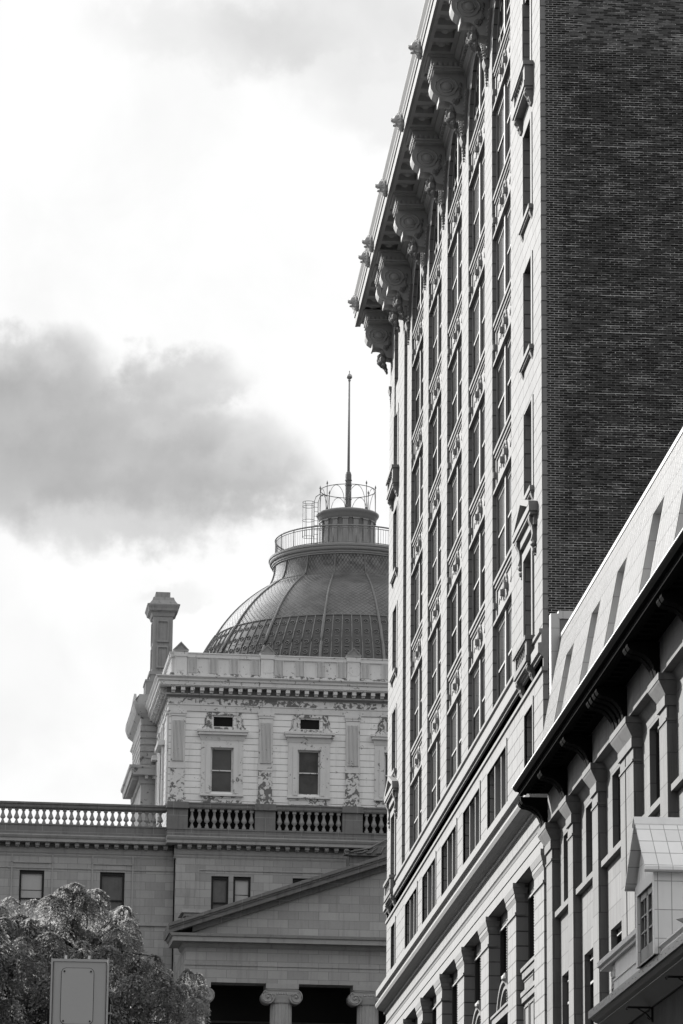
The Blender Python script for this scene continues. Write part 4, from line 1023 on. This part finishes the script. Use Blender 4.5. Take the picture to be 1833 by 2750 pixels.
        MB().box(a, a + .06, y + .02, y + .1, 36.53, 37.13).box(b - .06, b, y + .02, y + .1, 36.53, 37.13).box(a, b, y + .02, y + .1, 37.05, 37.13).build('sash', 'paint_plain', o2)
        MB().box(a, b, y + .14, y + .16, 36.53, 37.13).build('glass', 'dglass', o2)
    # side face details
    for yy in (CY + 3.2, CY + 7.76, CY + 12.3):
        f = MB(); f.box(C0 - .36, C0, yy - .1, yy + 2.5, 36.06, 36.3); f.box(C0 - .12, C0, yy + .1, yy + .5, 32.9, 36.0); f.box(C0 - .12, C0, yy + 1.8, yy + 2.3, 32.9, 36.0); f.box(C0 - .16, C0, yy, yy + 2.4, 32.8, 32.95)
        f.box(C0 - .1, C0, yy + .4, yy + .7, 36.4, 37.28); f.box(C0 - .1, C0, yy + 1.8, yy + 2.1, 36.4, 37.28)
        o = f.build('side_window_surround', 'paint_plain', T); MB().box(C0 - .02, C0 - .01, yy + .5, yy + 1.8, 33, 35.5).build('glass', 'dglass', o)
    for yy in (CY + .1, CY + 6.4, CY + 10.9):
        f = MB(); f.box(C0 - .1, C0, yy, yy + .75, 32.4, 37.3); f.box(C0 - .16, C0, yy - .05, yy + .8, 37.14, 37.3); f.build('side_pilaster', 'paint_plain', T)
    # attic parapet with little pediments
    a_ = MB(); a_.box(C0 + .05, C1 - .05, CY + .02, CY + .4, 39.1, 40.16); a_.box(C0 + .05, C0 + .4, CY + .4, CD, 39.1, 40.16); a_.box(C1 - .4, C1 - .05, CY + .4, CD, 39.1, 40.16)
    a_.build('attic_parapet', 'paint_plain', T)
    a_ = MB(); a_.box(C0, C1, CY - .03, CY + .45, 39.1, 39.32); a_.build('parapet_base', 'paint_bad', T)
    a_ = MB(); a_.box(C0 - .02, C1, CY - .06, CY + .45, 40.16, 40.36); a_.box(C0 - .06, C1, CY - .1, CY + .5, 40.36, 40.42); a_.box(C0 - .06, C0 + .45, CY + .5, CD, 40.16, 40.42); a_.build('parapet_rail', 'paint_plain', T)
    posts = [4.13, 8.69, 13.26, 17.85]
    for i in range(len(posts) - 1):
        x0 = posts[i] + .36; x1 = posts[i + 1] - .36; wd = (x1 - x0) / 7
        for j in (0, 2, 4, 6):
            fl = MB()
            for q in range(7):
                x = x0 + wd * j + .05 + q * (wd - .12) / 6.2; fl.box(x, x + .038, CY - .07, CY + .02, 39.33, 40.15)
            fl.build('parapet_fluting', 'flute', T)
    for x in posts:
        k_ = MB(); k_.box(x - .33, x + .33, CY - .08, CY + .46, 39.1, 40.2); k_.box(x - .37, x + .37, CY - .13, CY + .5, 40.2, 40.42); k_.box(x - .2, x + .2, CY - .1, CY - .08, 39.45, 40.05)
        k_.frus(x - .33, x + .33, CY - .08, CY + .46, 40.42, -.02, 40.52, .08)
        o = k_.build('parapet_post', 'paint_plain', T)
        k_ = MB(); k_.prism([(x - .42, 40.52), (x + .42, 40.52), (x, 40.95)], 'y', CY - .12, CY + .5); k_.box(x - .41, x + .41, CY - .16, CY - .12, 40.52, 40.56)
        for s_ in (-1, 1): k_.prism([(x + s_ * .43, 40.52), (x + s_ * .34, 40.52), (x, 40.88), (x, 40.97)], 'y', CY - .17, CY - .12)
        k_.build('post_pediment', 'greymetal', o)
    # ---------------- dome
    cx, cy = 13.95, 11.95
    def arc(r0, z0, r1, z1, bulge, n=10):
        out_ = []
        for i in range(n + 1):
            t = i / n; r = r0 + (r1 - r0) * t; z = z0 + (z1 - z0) * t
            dx, dz = (z1 - z0), -(r1 - r0); q = math.hypot(dx, dz); k = bulge * 4 * t * (1 - t); out_.append((r + dx / q * k, z + dz / q * k))
        return out_
    band = arc(8.75, 40.3, 7.35, 43.15, .13, 8)
    shell = arc(7.35, 43.15, 4.44, 46.15, .26, 12)
    skirt = arc(4.40, 46.15, 4.10, 47.35, -.09, 6)
    MB().lathe(band, cx, cy, 96).build('dome_base_band', 'domeband', T)
    dm = MB().lathe(shell, cx, cy, 96).lathe([(4.44, 46.15), (4.47, 46.19), (4.40, 46.2)], cx, cy, 96).lathe(skirt, cx, cy, 96).build('dome', 'dome', T)
    rb = MB(); NR = 16
    def rad(r, z, a): return (cx + r * math.cos(a), cy + r * math.sin(a), z)
    for i in range(NR):
        a = 2 * PI * i / NR - PI / 2 + math.radians(6.5)
        rb.tube([rad(r + .02, z, a) for r, z in shell], .065, 6, .05, cap=False); rb.tube([rad(r + .02, z, a) for r, z in skirt], .045, 6, .035, cap=False)
        # scalloped apron below the crease
        a2 = a + 2 * PI / NR; pts = []
        for j in range(9):
            t = j / 8; aa = a + (a2 - a) * t; dz = .34 * (4 * t * (1 - t)) ** .6; z = 46.12 - dz; r = 4.47 + dz * .80; pts.append(rad(r + .035, z, aa))
        rb.tube(pts, .045, 5, cap=False)
    rb.lathe([(7.37, 43.12), (7.41, 43.16), (7.35, 43.2)], cx, cy, 96)
    rb.build('dome_rib', 'domerib', dm)
    eb = MB()
    for i in range(NR):
        a = 2 * PI * i / NR - PI / 2 + math.radians(6.5)
        eb.tube([rad(r + .03, z, a) for r, z in band], .09, 6, cap=False)
        for j in range(1, 6): eb.tube([rad(r + .012, z, a + j * 2 * PI / NR / 6) for r, z in band], .036, 5, cap=False)
        for j in range(6):
            am = a + (j + .5) * 2 * PI / NR / 6
            if math.sin(am) > .25: continue
            for q in range(4):
                zc = 42.75 - q * .62; t = (zc - 40.3) / 2.85; r = 8.75 - 1.40 * t + .13 * 4 * t * (1 - t) + .03
                ring = [(cx + r * math.cos(am) - math.sin(am) * .13 * math.cos(h), cy + r * math.sin(am) + math.cos(am) * .13 * math.cos(h), zc + .12 * math.sin(h)) for h in [k * PI / 5 for k in range(11)]]
                ring = [(x - .45 * (z - zc) * math.cos(am), y - .45 * (z - zc) * math.sin(am), z) for x, y, z in ring]
                eb.tube(ring, .022, 4, cap=False); eb.ball((cx + r * math.cos(am), cy + r * math.sin(am), zc), .04, 6, 4)
                z2 = zc - .31; r2 = r + .14; eb.tube([rad(r2, z2, am - .014), rad(r2, z2, am + .014)], .02, 4)
    eb.build('embossed_panel', 'domerib', dm)
    rc = [(4.08, 47.28), (4.17, 47.31), (4.17, 47.38), (4.22, 47.40), (4.22, 47.5), (4.30, 47.53), (4.33, 47.6), (4.33, 47.7), (4.38, 47.73), (4.38, 47.84), (4.30, 47.88), (1.4, 47.95)]
    MB().lathe(rc, cx, cy, 96, smooth=False).build('dome_ring_cornice', 'greymetal', T)
    # gallery railing
    R = 4.02; ra = MB()
    for z, t in ((48.93, .035), (48.80, .018), (47.99, .018)): ra.tube([rad(R, z, 2 * PI * i / 72) for i in range(73)], t * 1.25, 6, cap=False)
    for i in range(20): a = 2 * PI * i / 20; ra.tube([rad(R, 47.86, a), rad(R, 48.93, a)], .03, 6)
    go = ra.build('gallery_railing', 'railmetal', T)
    rbx = MB()
    for i in range(160): a = 2 * PI * i / 160; rbx.tube([rad(R, 48.0, a), rad(R, 48.80, a)], .011, 4, cap=False)
    rbx.build('rail_bars', 'railmetal', go)
    # lantern
    la = MB(); la.lathe([(1.60, 47.9), (1.60, 48.02), (1.48, 48.05), (1.48, 50.1), (1.56, 50.12)], cx, cy, 48); lo = la.build('lantern', 'greymetal', T)
    lp = MB(); NP = 16
    for i in range(NP):
        a = 2 * PI * (i + .5) / NP; t = Vector((-math.sin(a), math.cos(a), 0)); o_ = Vector((math.cos(a), math.sin(a), 0)); c_ = Vector((cx, cy, 0))
        def slab(hw, r0, r1, z0, z1):
            v = [c_ + o_ * r + t * s_ * hw + Vector((0, 0, z)) for z in (z0, z1) for (r, s_) in ((r0, -1), (r1, -1), (r1, 1), (r0, 1))]
            lp.add(v, [(0, 1, 2, 3), (4, 5, 6, 7), (0, 1, 5, 4), (1, 2, 6, 5), (2, 3, 7, 6), (3, 0, 4, 7)])
        slab(.15, 1.4, 1.54, 48.0, 49.95); slab(.19, 1.4, 1.59, 49.95, 50.02); slab(.17, 1.4, 1.57, 47.95, 48.12)
    lp.build('lantern_pilaster', 'railmetal', lo)
    MB().lathe([(1.54, 50.02), (1.56, 50.10), (1.62, 50.14), (1.62, 50.26), (1.70, 50.32), (1.76, 50.42), (1.76, 50.48), (1.70, 50.53), (1.0, 50.72), (.2, 50.78), (.001, 50.78)], cx, cy, 48).build('lantern_cap', 'greymetal', lo)
    cr = MB(); R = 1.55; zt = 51.9
    cr.tube([rad(R, zt, 2 * PI * i / 48) for i in range(49)], .022, 6, cap=False)
    for i in range(8):
        a = 2 * PI * (i + .1) / 8 - PI / 2 - .25
        cr.tube([rad(R, 50.55, a), rad(R, zt + .12, a)], .022, 6); cr.lathe([(.0, zt + .34), (.03, zt + .24), (.055, zt + .16), (.02, zt + .12)], *rad(R, 0, a)[:2], 8)
        cr.lathe([(.08, 50.6), (.09, 50.55), (.04, 50.7)], *rad(R, 0, a)[:2], 8)
        a2 = a + 2 * PI / 8; pts = []
        for j in range(13):
            t = j / 12; aa = a + (a2 - a) * (.06 + .88 * t); pts.append(rad(R, 50.6 + (zt - .02 - 50.6) * (math.sin(PI * t)) ** .42, aa))
        cr.tube(pts, .015, 5, cap=False)
    cr.build('iron_crown', 'sootmetal', lo)
    # caged ladder on the lantern
    ld = MB(); lx, ly = 11.98, 11.2
    for dx in (-.0, .22): ld.tube([(lx + dx, ly, 48.0), (lx + dx, ly, 51.0), (lx + dx + .1, ly, 51.3), (lx + dx + .3, ly, 51.45), (lx + dx + .5, ly, 51.35)], .024, 6)
    for i in range(12): z = 48.1 + i * .26; ld.tube([(lx, ly, z), (lx + .22, ly, z)], .013, 4)
    for z in (48.95, 49.9, 50.7, 50.95): ld.tube([(lx - .32 + .33 * math.cos(t * PI / 8), ly - .05 + .33 * math.sin(t * PI / 8), z) for t in range(17)], .015, 5, cap=False)
    for t in (2, 4, 6, 9, 12): ld.tube([(lx - .32 + .33 * math.cos(t * PI / 7), ly - .05 + .33 * math.sin(t * PI / 7), 48.95) , (lx - .32 + .33 * math.cos(t * PI / 7), ly - .05 + .33 * math.sin(t * PI / 7), 50.95)], .012, 5)
    for z in (49.4, 49.6): ld.tube([(lx + .2, ly, z), (lx + .6, ly, z)], .02, 5)
    ld.build('caged_ladder', 'sootmetal', lo)
    # flagpole
    fp = MB(); fp.lathe([(.17, 50.7), (.17, 52.85), (.12, 53.0), (.06, 53.05)], cx + .03, cy, 8, smooth=False)
    for z in (50.9, 51.4, 52.2, 52.5): fp.lathe([(.17, z), (.20, z), (.20, z + .05), (.17, z + .05)], cx + .03, cy, 8)
    po = fp.build('flagpole', 'sootmetal', T)
    MB().tube([(cx + .03, cy, 53.0), (cx + .03, cy, 58.35)], .075, 8, .045).build('pole_shaft', 'pole', po)
    b_ = MB(); b_.ball((cx + .03, cy, 58.58), .165, 16, 10); b_.tube([(cx + .03, cy, 58.3), (cx + .03, cy, 58.92)], .03, 6); b_.lathe([(.07, 58.32), (.09, 58.36), (.05, 58.42)], cx + .03, cy, 10); b_.build('ball_finial', 'ball', po)
    kk = 1.0071
    for o in T.children:
        if o.name.split('.')[0] in ('dome_base_band', 'dome', 'dome_ring_cornice', 'gallery_railing', 'lantern', 'flagpole'):
            o.scale = (kk, kk, kk); o.location = ((1 - kk) * -8.78, (1 - kk) * 11.95, (1 - kk) * 1.6)
    # ---------------- rear wing block with chimney, left of the upper storey
    y0 = 10.2
    k_ = MB(); k_.box(2.72, 4.4, y0, y0 + 7, 30.5, 35.4); k_.box(2.72, 4.4, y0 + .0, y0 + 7, 36.0, 38.5); k_.build('side_bay_wall', 'bay_paint', T)
    gv = MB()
    for i in range(6): z = 35.9 + i * .37; gv.box(2.62, 4.3, y0 - .06, y0 + 7, z + .05, z + .33)
    gv.build('rusticated_courses', 'bay_paint', T)
    c_ = MB(); c_.stack(2.72, 4.4, y0, y0 + 7, [(34.85, .0), (34.9, .1), (35.0, .12), (35.3, .14), (35.3, .55), (35.62, .58), (35.7, .66), (35.82, .68), (35.85, .3)])
    for i in range(4): x = 2.9 + i * .42; c_.box(x, x + .17, y0 - .48, y0 - .14, 35.1, 35.29)
    for i in range(14): y = y0 + .1 + i * .42; c_.box(2.24, 2.58, y, y + .17, 35.1, 35.29)
    c_.build('side_bay_cornice', 'bay_paint', T)
    c_ = MB(); c_.stack(2.72, 4.4, y0, y0 + 7, [(38.15, .05), (38.5, .1), (38.75, .35), (39.0, .45), (39.2, .5)])
    c_.prism([(y0 - .5, 39.2), (y0 + 7.5, 39.2), (y0 + 1.2, 40.1)], 'x', 2.3, 2.42); c_.box(2.22, 4.5, y0 - .5, y0 + 7.5, 39.2, 39.36)
    c_.prism([(2.2, 39.36), (2.5, 39.75), (4.5, 39.75), (4.5, 39.36)], 'y', y0 - .5, y0 + 7)
    c_.build('side_bay_roof', 'bay_paint', T)
    ch = MB(); c0, c1, d0, d1 = 3.18, 4.26, y0 + 2, y0 + 3.6
    ch.box(c0, c1, d0, d1, 39, 44.2); ch.box(c0 - .34, c1 + .2, d0 - .12, d1 + .12, 38.5, 40.6); ch.box(c0 - .12, c1 + .12, d0 - .1, d1 + .1, 40.6, 41.0); ch.box(c0 - .17, c1 + .17, d0 - .15, d1 + .15, 40.9, 41.08); ch.box(c0 - .38, c1 + .24, d0 - .15, d1 + .15, 40.5, 40.62)
    for za, zb in ((41.3, 42.55), (42.75, 44.0)):
        for x0, x1, za_, zb_ in ((.20, .30, za, zb), (.78, .88, za, zb), (.30, .78, za, za + .1), (.30, .78, zb - .1, zb)): ch.box(c0 + x0, c0 + x1, d0 - .09, d0, za_, zb_)
        ch.box(c0 - .04, c0, d0 + .3, d0 + .4, za, zb); ch.box(c0 - .04, c0, d1 - .4, d1 - .3, za, zb)
    co_ = ch.build('chimney', 'chimney', T); co_.scale = (1.0116,) * 3; co_.location = (.102, -.14, -.0186)
    ct = MB(); ct.stack(c0, c1, d0, d1, [(44.2, .05), (44.3, .08), (44.4, .12), (44.5, .25), (44.62, .28), (44.78, .36), (44.84, .36), (44.9, .22), (45.1, .08), (45.28, .02)]); ct.box(c0 + .12, c1 - .16, d0 + .2, d1 - .2, 45.28, 45.62)
    ct.build('chimney_cap', 'chimney', co_)
    MB().box(4.75, 5.4, 9.0, 10.0, 39.2, 41.35).build('roof_vent', 'greymetal', T)
    # ---------------- portico
    py = -8; pr = MB(); X0, X1 = 3.95, 26.2; XM = (X0 + X1) / 2
    pr.box(X0, X1, py, py + 1.2, 22.05, 23.72); pr.box(X0 - .04, X1 + .04, py - .05, py, 22.86, 22.96); pr.box(X0, X0 + 1.2, py + 1.2, -.1, 22.05, 23.72); pr.box(X1 - 1.2, X1, py + 1.2, -.1, 22.05, 23.72)
    pr.build('portico_entablature', 'grey_stone', T)
    c_ = MB(); c_.stack(X0, X1, py, -5.6, [(23.72, .02), (23.8, .1), (23.95, .14)]); c_.stack(X0, X1, py, -6.2, [(23.95, .62), (24.16, .64), (24.2, .72), (24.33, .78)]); c_.build('portico_cornice', 'grey_plain', T)
    sl_ = .345; xe = X0 - .85
    def rk(x): return 24.36 + (x - xe) * sl_
    c_ = MB()
    for s_ in (1, -1):
        f = (lambda x: x) if s_ > 0 else (lambda x: 2 * XM - x)
        for dz0, dz1, yp in ((-.06, .16, .62), (.16, .26, .70), (.26, .42, .80)):
            c_.prism([(f(xe), rk(xe) + dz0), (f(XM), rk(XM) + dz0), (f(XM), rk(XM) + dz1), (f(xe), rk(xe) + dz1)], 'y', py - yp, -5.4)
        c_.prism([(f(xe + 1.2), rk(xe + 1.2) - .32), (f(XM), rk(XM) - .32), (f(XM), rk(XM) - .06), (f(xe + 1.2), rk(xe + 1.2) - .06)], 'y', py - .12, py + .6)
    c_.build('raking_cornice', 'dark_stone', T)
    t_ = MB(); t_.prism([(X0, 24.3), (X1, 24.3), (XM, rk(XM) - .1)], 'y', py + .1, py + .5); t_.build('tympanum', 'grey_stone', T)
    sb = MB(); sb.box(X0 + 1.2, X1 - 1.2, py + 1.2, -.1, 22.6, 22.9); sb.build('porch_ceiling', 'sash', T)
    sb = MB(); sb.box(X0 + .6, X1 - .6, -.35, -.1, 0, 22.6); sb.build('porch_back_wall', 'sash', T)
    dd = MB()
    for x in (6.5, 10.7, 15.0):
        dd.box(x - 1.0, x + 1.0, -.5, -.36, 20.2, 20.4); dd.box(x - 1.0, x - .8, -.5, -.36, 15, 20.2); dd.box(x + .8, x + 1.0, -.5, -.36, 15, 20.2)
    dd.box(X0 + .6, X1 - .6, -.5, -.36, 20.9, 21.0); dd.build('porch_door_surround', 'curtain', T)
    def column(x):
        y = py + .62; k_ = MB(); n = 20; prof = [(.60, 0), (.60, 12), (.54, 18.5), (.53, 21.12)]
        ring = []
        for r, z in prof:
            for i in range(n * 4):
                a = 2 * PI * i / (n * 4); rr = r * (1 - .07 * (0, .8, 1, .8)[i % 4]); ring.append((x + rr * math.cos(a), y + rr * math.sin(a), z))
        m_ = n * 4
        k_.add(ring, [(j * m_ + i, j * m_ + (i + 1) % m_, (j + 1) * m_ + (i + 1) % m_, (j + 1) * m_ + i) for j in range(3) for i in range(m_)])
        o = k_.build('column', 'grey_plain', T)
        c_ = MB(); c_.lathe([(.55, 21.12), (.60, 21.2), (.58, 21.28), (.66, 21.4), (.66, 21.5)], x, y, 24)
        c_.box(x - .74, x + .74, y - .62, y + .62, 21.72, 21.80); c_.box(x - .80, x + .80, y - .66, y + .66, 21.80, 22.05)
        c_.prism([(x - .8, 21.72), (x + .8, 21.72), (x + .8, 21.62), (x + .35, 21.50), (x - .35, 21.50), (x - .8, 21.62)], 'y', y - .58, y + .58)
        for s_ in (-1, 1):
            vx, vz = x + s_ * .68, 21.42; c_.prism([(vx + .33 * math.cos(t * PI / 12), vz + .33 * math.sin(t * PI / 12)) for t in range(24)], 'y', y - .54, y + .54, smooth=True)
            for yy in (y - .56, y + .56):
                c_.tube([(vx + s_ * (-1) * (.34 - .012 * t) * math.cos(t * PI / 8 + PI / 2) , yy, vz + (.34 - .012 * t) * math.sin(t * PI / 8 + PI / 2)) for t in range(25)], .035, 5)
                c_.ball((vx, yy, vz), .07, 8, 6)
        for i in range(5): c_.ball((x - .24 + i * .12, y - .60, 21.55), .05, 6, 5, (1, 1, 1.4))
        c_.build('ionic_capital', 'grey_plain', o)
    for x in (4.45, 8.75, 13.02, 17.3, 21.6): column(x)
    # attic block with scrolled acroterion behind the gable, and the roof-edge pedestal
    k_ = MB(); k_.box(12.6, 17.6, -3, -1.5, 26, 29.3); o = k_.build('attic_block', 'dark_stone', T)
    s_ = MB()
    s_.prism([(12.3, 29.32), (12.9, 29.30), (13.6, 29.5), (14.4, 29.95), (15.1, 30.4), (15.8, 29.95), (16.6, 29.5), (17.3, 29.3), (17.9, 29.32), (17.9, 29.2), (12.3, 29.2)], 'y', -3.2, -2.8)
    s_.tube([(12.42 + .12 * math.cos(t), -3.22, 29.36 + .12 * math.sin(t)) for t in [i * .6 for i in range(11)]], .04, 5)
    for i in range(9):
        x = 13.2 + i * .48; h = 29.45 + (1 - abs(x - 15.1) / 1.9) * .7
        s_.tube([(x - .25, -3.24, 29.32), (x, -3.26, 29.34), (x + .1, -3.26, (29.34 + h) / 2), (x + .3 * (1 if x < 15.1 else -1), -3.24, h)], .06, 5, .03)
    s_.tube([(12.6, -3.25, 29.36), (13.6, -3.25, 29.58), (14.4, -3.25, 30.02), (15.1, -3.25, 30.45)], .05, 5)
    s_.build('acroterion', 'dark_stone', o)
    k_ = MB(); k_.box(4.2, 8.2, -5, -3.2, 24.4, 25.66); k_.box(4.1, 8.3, -5.1, -3.1, 25.66, 25.8); k_.box(3.94, 8.4, -5.25, -3, 25.8, 25.98); k_.build('roof_pedestal', 'grey_plain', T)
    return T
market()


# ================================================================== TREE
def tree():
    random.seed(21)
    T = empty('locust_tree', (-1.5, 80, 0), label='leafy honey locust tree with drooping foliage in front of the stone market wall', cat='tree')
    L = Vector((-1.5, 80, 0))
    out_ = [(-6.2, 9.5), (-6.3, 11.2), (-5.2, 12.4), (-4.0, 12.7), (-2.9, 12.8), (-2.17, 12.78), (-1.85, 12.86), (-1.2, 12.84), (-.9, 12.90), (-.39, 13.0), (.13, 12.97), (.55, 12.90), (.84, 12.75), (.72, 12.45),
            (.80, 11.95), (1.25, 12.0), (1.66, 11.88), (1.74, 11.5), (2.0, 11.5), (2.36, 11.42), (2.72, 11.1), (2.9, 10.8), (2.4, 10.3), (2.6, 9.6), (2.1, 8.6), (1, 7.6), (-1.5, 7.0), (-4, 7.3), (-5.6, 8.2)]
    def inside(x, z):
        c = False; n = len(out_)
        for i in range(n):
            (x1, z1), (x2, z2) = out_[i], out_[(i + 1) % n]
            if (z1 > z) != (z2 > z) and x < (x2 - x1) * (z - z1) / (z2 - z1) + x1: c = not c
        return c
    clumps = []
    while len(clumps) < 760:
        x, z = random.uniform(-6.3, 2.7), random.uniform(7, 13.2)
        if not inside(x, z): continue
        q = max(0, 1 - ((x + 1.7) / 4.8) ** 2 - ((z - 9.8) / 3.8) ** 2)
        y = random.uniform(-1, 1) * (.6 + 3.0 * math.sqrt(q))
        r = random.uniform(.24, .48)
        # keep clump tops under the outline
        if not inside(x, z + r * .35): continue
        if x > 1.0: r *= .7
        clumps.append(Vector((x, y, z, )) .to_tuple() + (r,))
    lf = MB(); V = []; Fc = []
    for (x, y, z, r) in clumps:
        ns = int(46 * (r / .3) ** 1.5)
        for k in range(ns):
            a = random.uniform(0, 2 * PI); ext = r * random.uniform(.6, 1.05); drop = r * random.uniform(.9, 2.1)
            st = random.uniform(0, .3)
            for j in range(9):
                t = st + (1 - st) * j / 8
                cx_ = x + math.cos(a) * ext * math.sin(t * PI / 2); cy_ = y + math.sin(a) * ext * math.sin(t * PI / 2); cz = z + r * .35 - drop * t * t + random.uniform(-.02, .02)
                sz = random.uniform(.017, .034)
                d = Vector((math.cos(a) + random.uniform(-.8, .8), math.sin(a) + random.uniform(-.8, .8), -1.1 * t + random.uniform(-.5, .5))).normalized()
                n_ = Vector((random.uniform(-1, 1), random.uniform(-1, 1), random.uniform(.1, 1))).normalized(); s_ = d.cross(n_)
                if s_.length < .05: continue
                s_.normalize(); c_ = Vector((cx_, cy_, cz)); o = len(V)
                V += [c_ - d * sz * 1.7, c_ + s_ * sz * .7, c_ + d * sz * 1.7, c_ - s_ * sz * .7]
                Fc.append((o, o + 1, o + 2, o + 3))
    V = [tuple(Vector(v) - Vector((L.x, 0, 0))) for v in V]
    me = bpy.data.meshes.new('crown'); me.from_pydata(V, [], Fc); me.materials.append(MT['leaf'])
    co_ = bpy.data.objects.new('crown', me); SC.collection.objects.link(co_); co_.parent = T
    tk = MB(); tk.tube([(0, 0, 0), (.05, .1, 3), (0, .05, 6), (.02, 0, 8)], .24, 10, .15); tr = tk.build('trunk', 'bark', T)
    lb = MB()
    random.shuffle(clumps)
    hubs = [(-3.2, .4, 9.6), (-1.9, -.6, 10.6), (-.6, .3, 10.9), (.6, -.3, 10.1), (1.2, .5, 9.6), (-4.2, -.3, 10.2), (-1.5, .8, 11.3), (-.3, -.9, 11.6)]
    for h in hubs:
        hx = h[0] + 1.5; lb.tube([(0, 0, 7.2), (hx * .35, h[1] * .4, 8.3), (hx * .75, h[1] * .8, (8.3 + h[2]) / 2 + .2), (hx, h[1], h[2])], .10, 7, .045)
    for (x, y, z, r) in clumps[:150]:
        h = min(hubs, key=lambda q: (q[0] - x) ** 2 + (q[1] - y) ** 2 + (q[2] - z) ** 2 * 1.3)
        mid = ((h[0] + x) / 2 + 1.5 + random.uniform(-.1, .1), (h[1] + y) / 2, (h[2] + z) / 2 + .12)
        lb.tube([(h[0] + 1.5, h[1], h[2]), mid, (x + 1.5, y, z + r * .3)], .028, 5, .010)
    lb.build('limbs', 'bark', T)
tree()


# ================================================================== SIGNAL BOX
def signal():
    T = empty('traffic_signal', (-.09, 22, 0), label='grey metal signal box with screwed cover plate, in front of the tree', cat='traffic signal')
    b = MB(); x0, x1, z0, z1 = -.17, .165, 3.2, 4.335
    b.box(x0, x1, 0, .24, z0, z1); ob = b.build('housing', 'signal', T)
    mod = ob.modifiers.new('bevel', 'BEVEL'); mod.width = .014; mod.segments = 3
    e_ = MB(); e_.box(x0 - .012, x0 - .001, -.008, .25, z0, z1 + .008); e_.box(x1 + .001, x1 + .012, -.008, .25, z0, z1 + .012); e_.box(x0, x1, -.006, .0, z1 - .012, z1 + .004); oe = e_.build('edge_flange', 'signal_plate', T)
    def rr(xa, xb, za, zb, r, n=6):
        p = []
        for cx_, cz, a0 in ((xb - r, zb - r, 0), (xa + r, zb - r, PI / 2), (xa + r, za + r, PI), (xb - r, za + r, 3 * PI / 2)):
            for i in range(n + 1): a = a0 + PI / 2 * i / n; p.append((cx_ + r * math.cos(a), cz + r * math.sin(a)))
        return p
    k_ = MB(); k_.prism(rr(-.115, .083, 3.938, 4.282, .03), 'y', -.006, -.0005); po = k_.build('cover_plate', 'signal_plate', T)
    k_ = MB()
    for x in (-.098, .066):
        for z in (3.955, 4.262): k_.prism([(x + .006 * math.cos(t), z + .006 * math.sin(t)) for t in [i * PI / 5 for i in range(10)]], 'y', -.0095, -.006)
    k_.build('screw', 'sash', po)
    k_ = MB(); k_.prism(rr(-.118, .086, 3.935, 4.285, .032), 'y', -.0012, -.0004); k_.build('plate_gasket', 'iron', po)
    for x in (-.092, .052): MB().box(x - .008, x + .008, -.004, .02, z1 + .005, z1 + .026).build('mounting_lug', 'whitepaint', T)
    for z in (4.335, 4.31, 4.255, 4.15, 4.01): MB().box(x1 + .012, x1 + .03, .02, .04, z - .006, z + .006).ball((x1 + .03, .03, z - .004), .009, 7, 5).build('hinge_pin', 'railmetal', T)
    v_ = MB(); v_.prism([(x1 + .013, 4.13), (x1 + .028, 4.10), (x1 + .028, 4.0), (x1 + .018, 3.97), (x1 + .02, 3.2), (x1 + .013, 3.2)], 'y', .1, .16); v_.box(x0 - .03, x0 - .013, .1, .3, 3.6, 4.04); v_.build('visor', 'iron', T)
    MB().box(x1 + .024, x1 + .030, .06, .09, 3.2, 4.07).build('conduit', 'railmetal', T)
    MB().tube([(0, .12, 0), (0, .12, 3.2)], .06, 14).build('pole', 'signal', T)
    MB().lathe([(.14, 0), (.14, .06), (.08, .1), (.06, .3)], 0, .12, 14).build('base', 'signal', T)
signal()
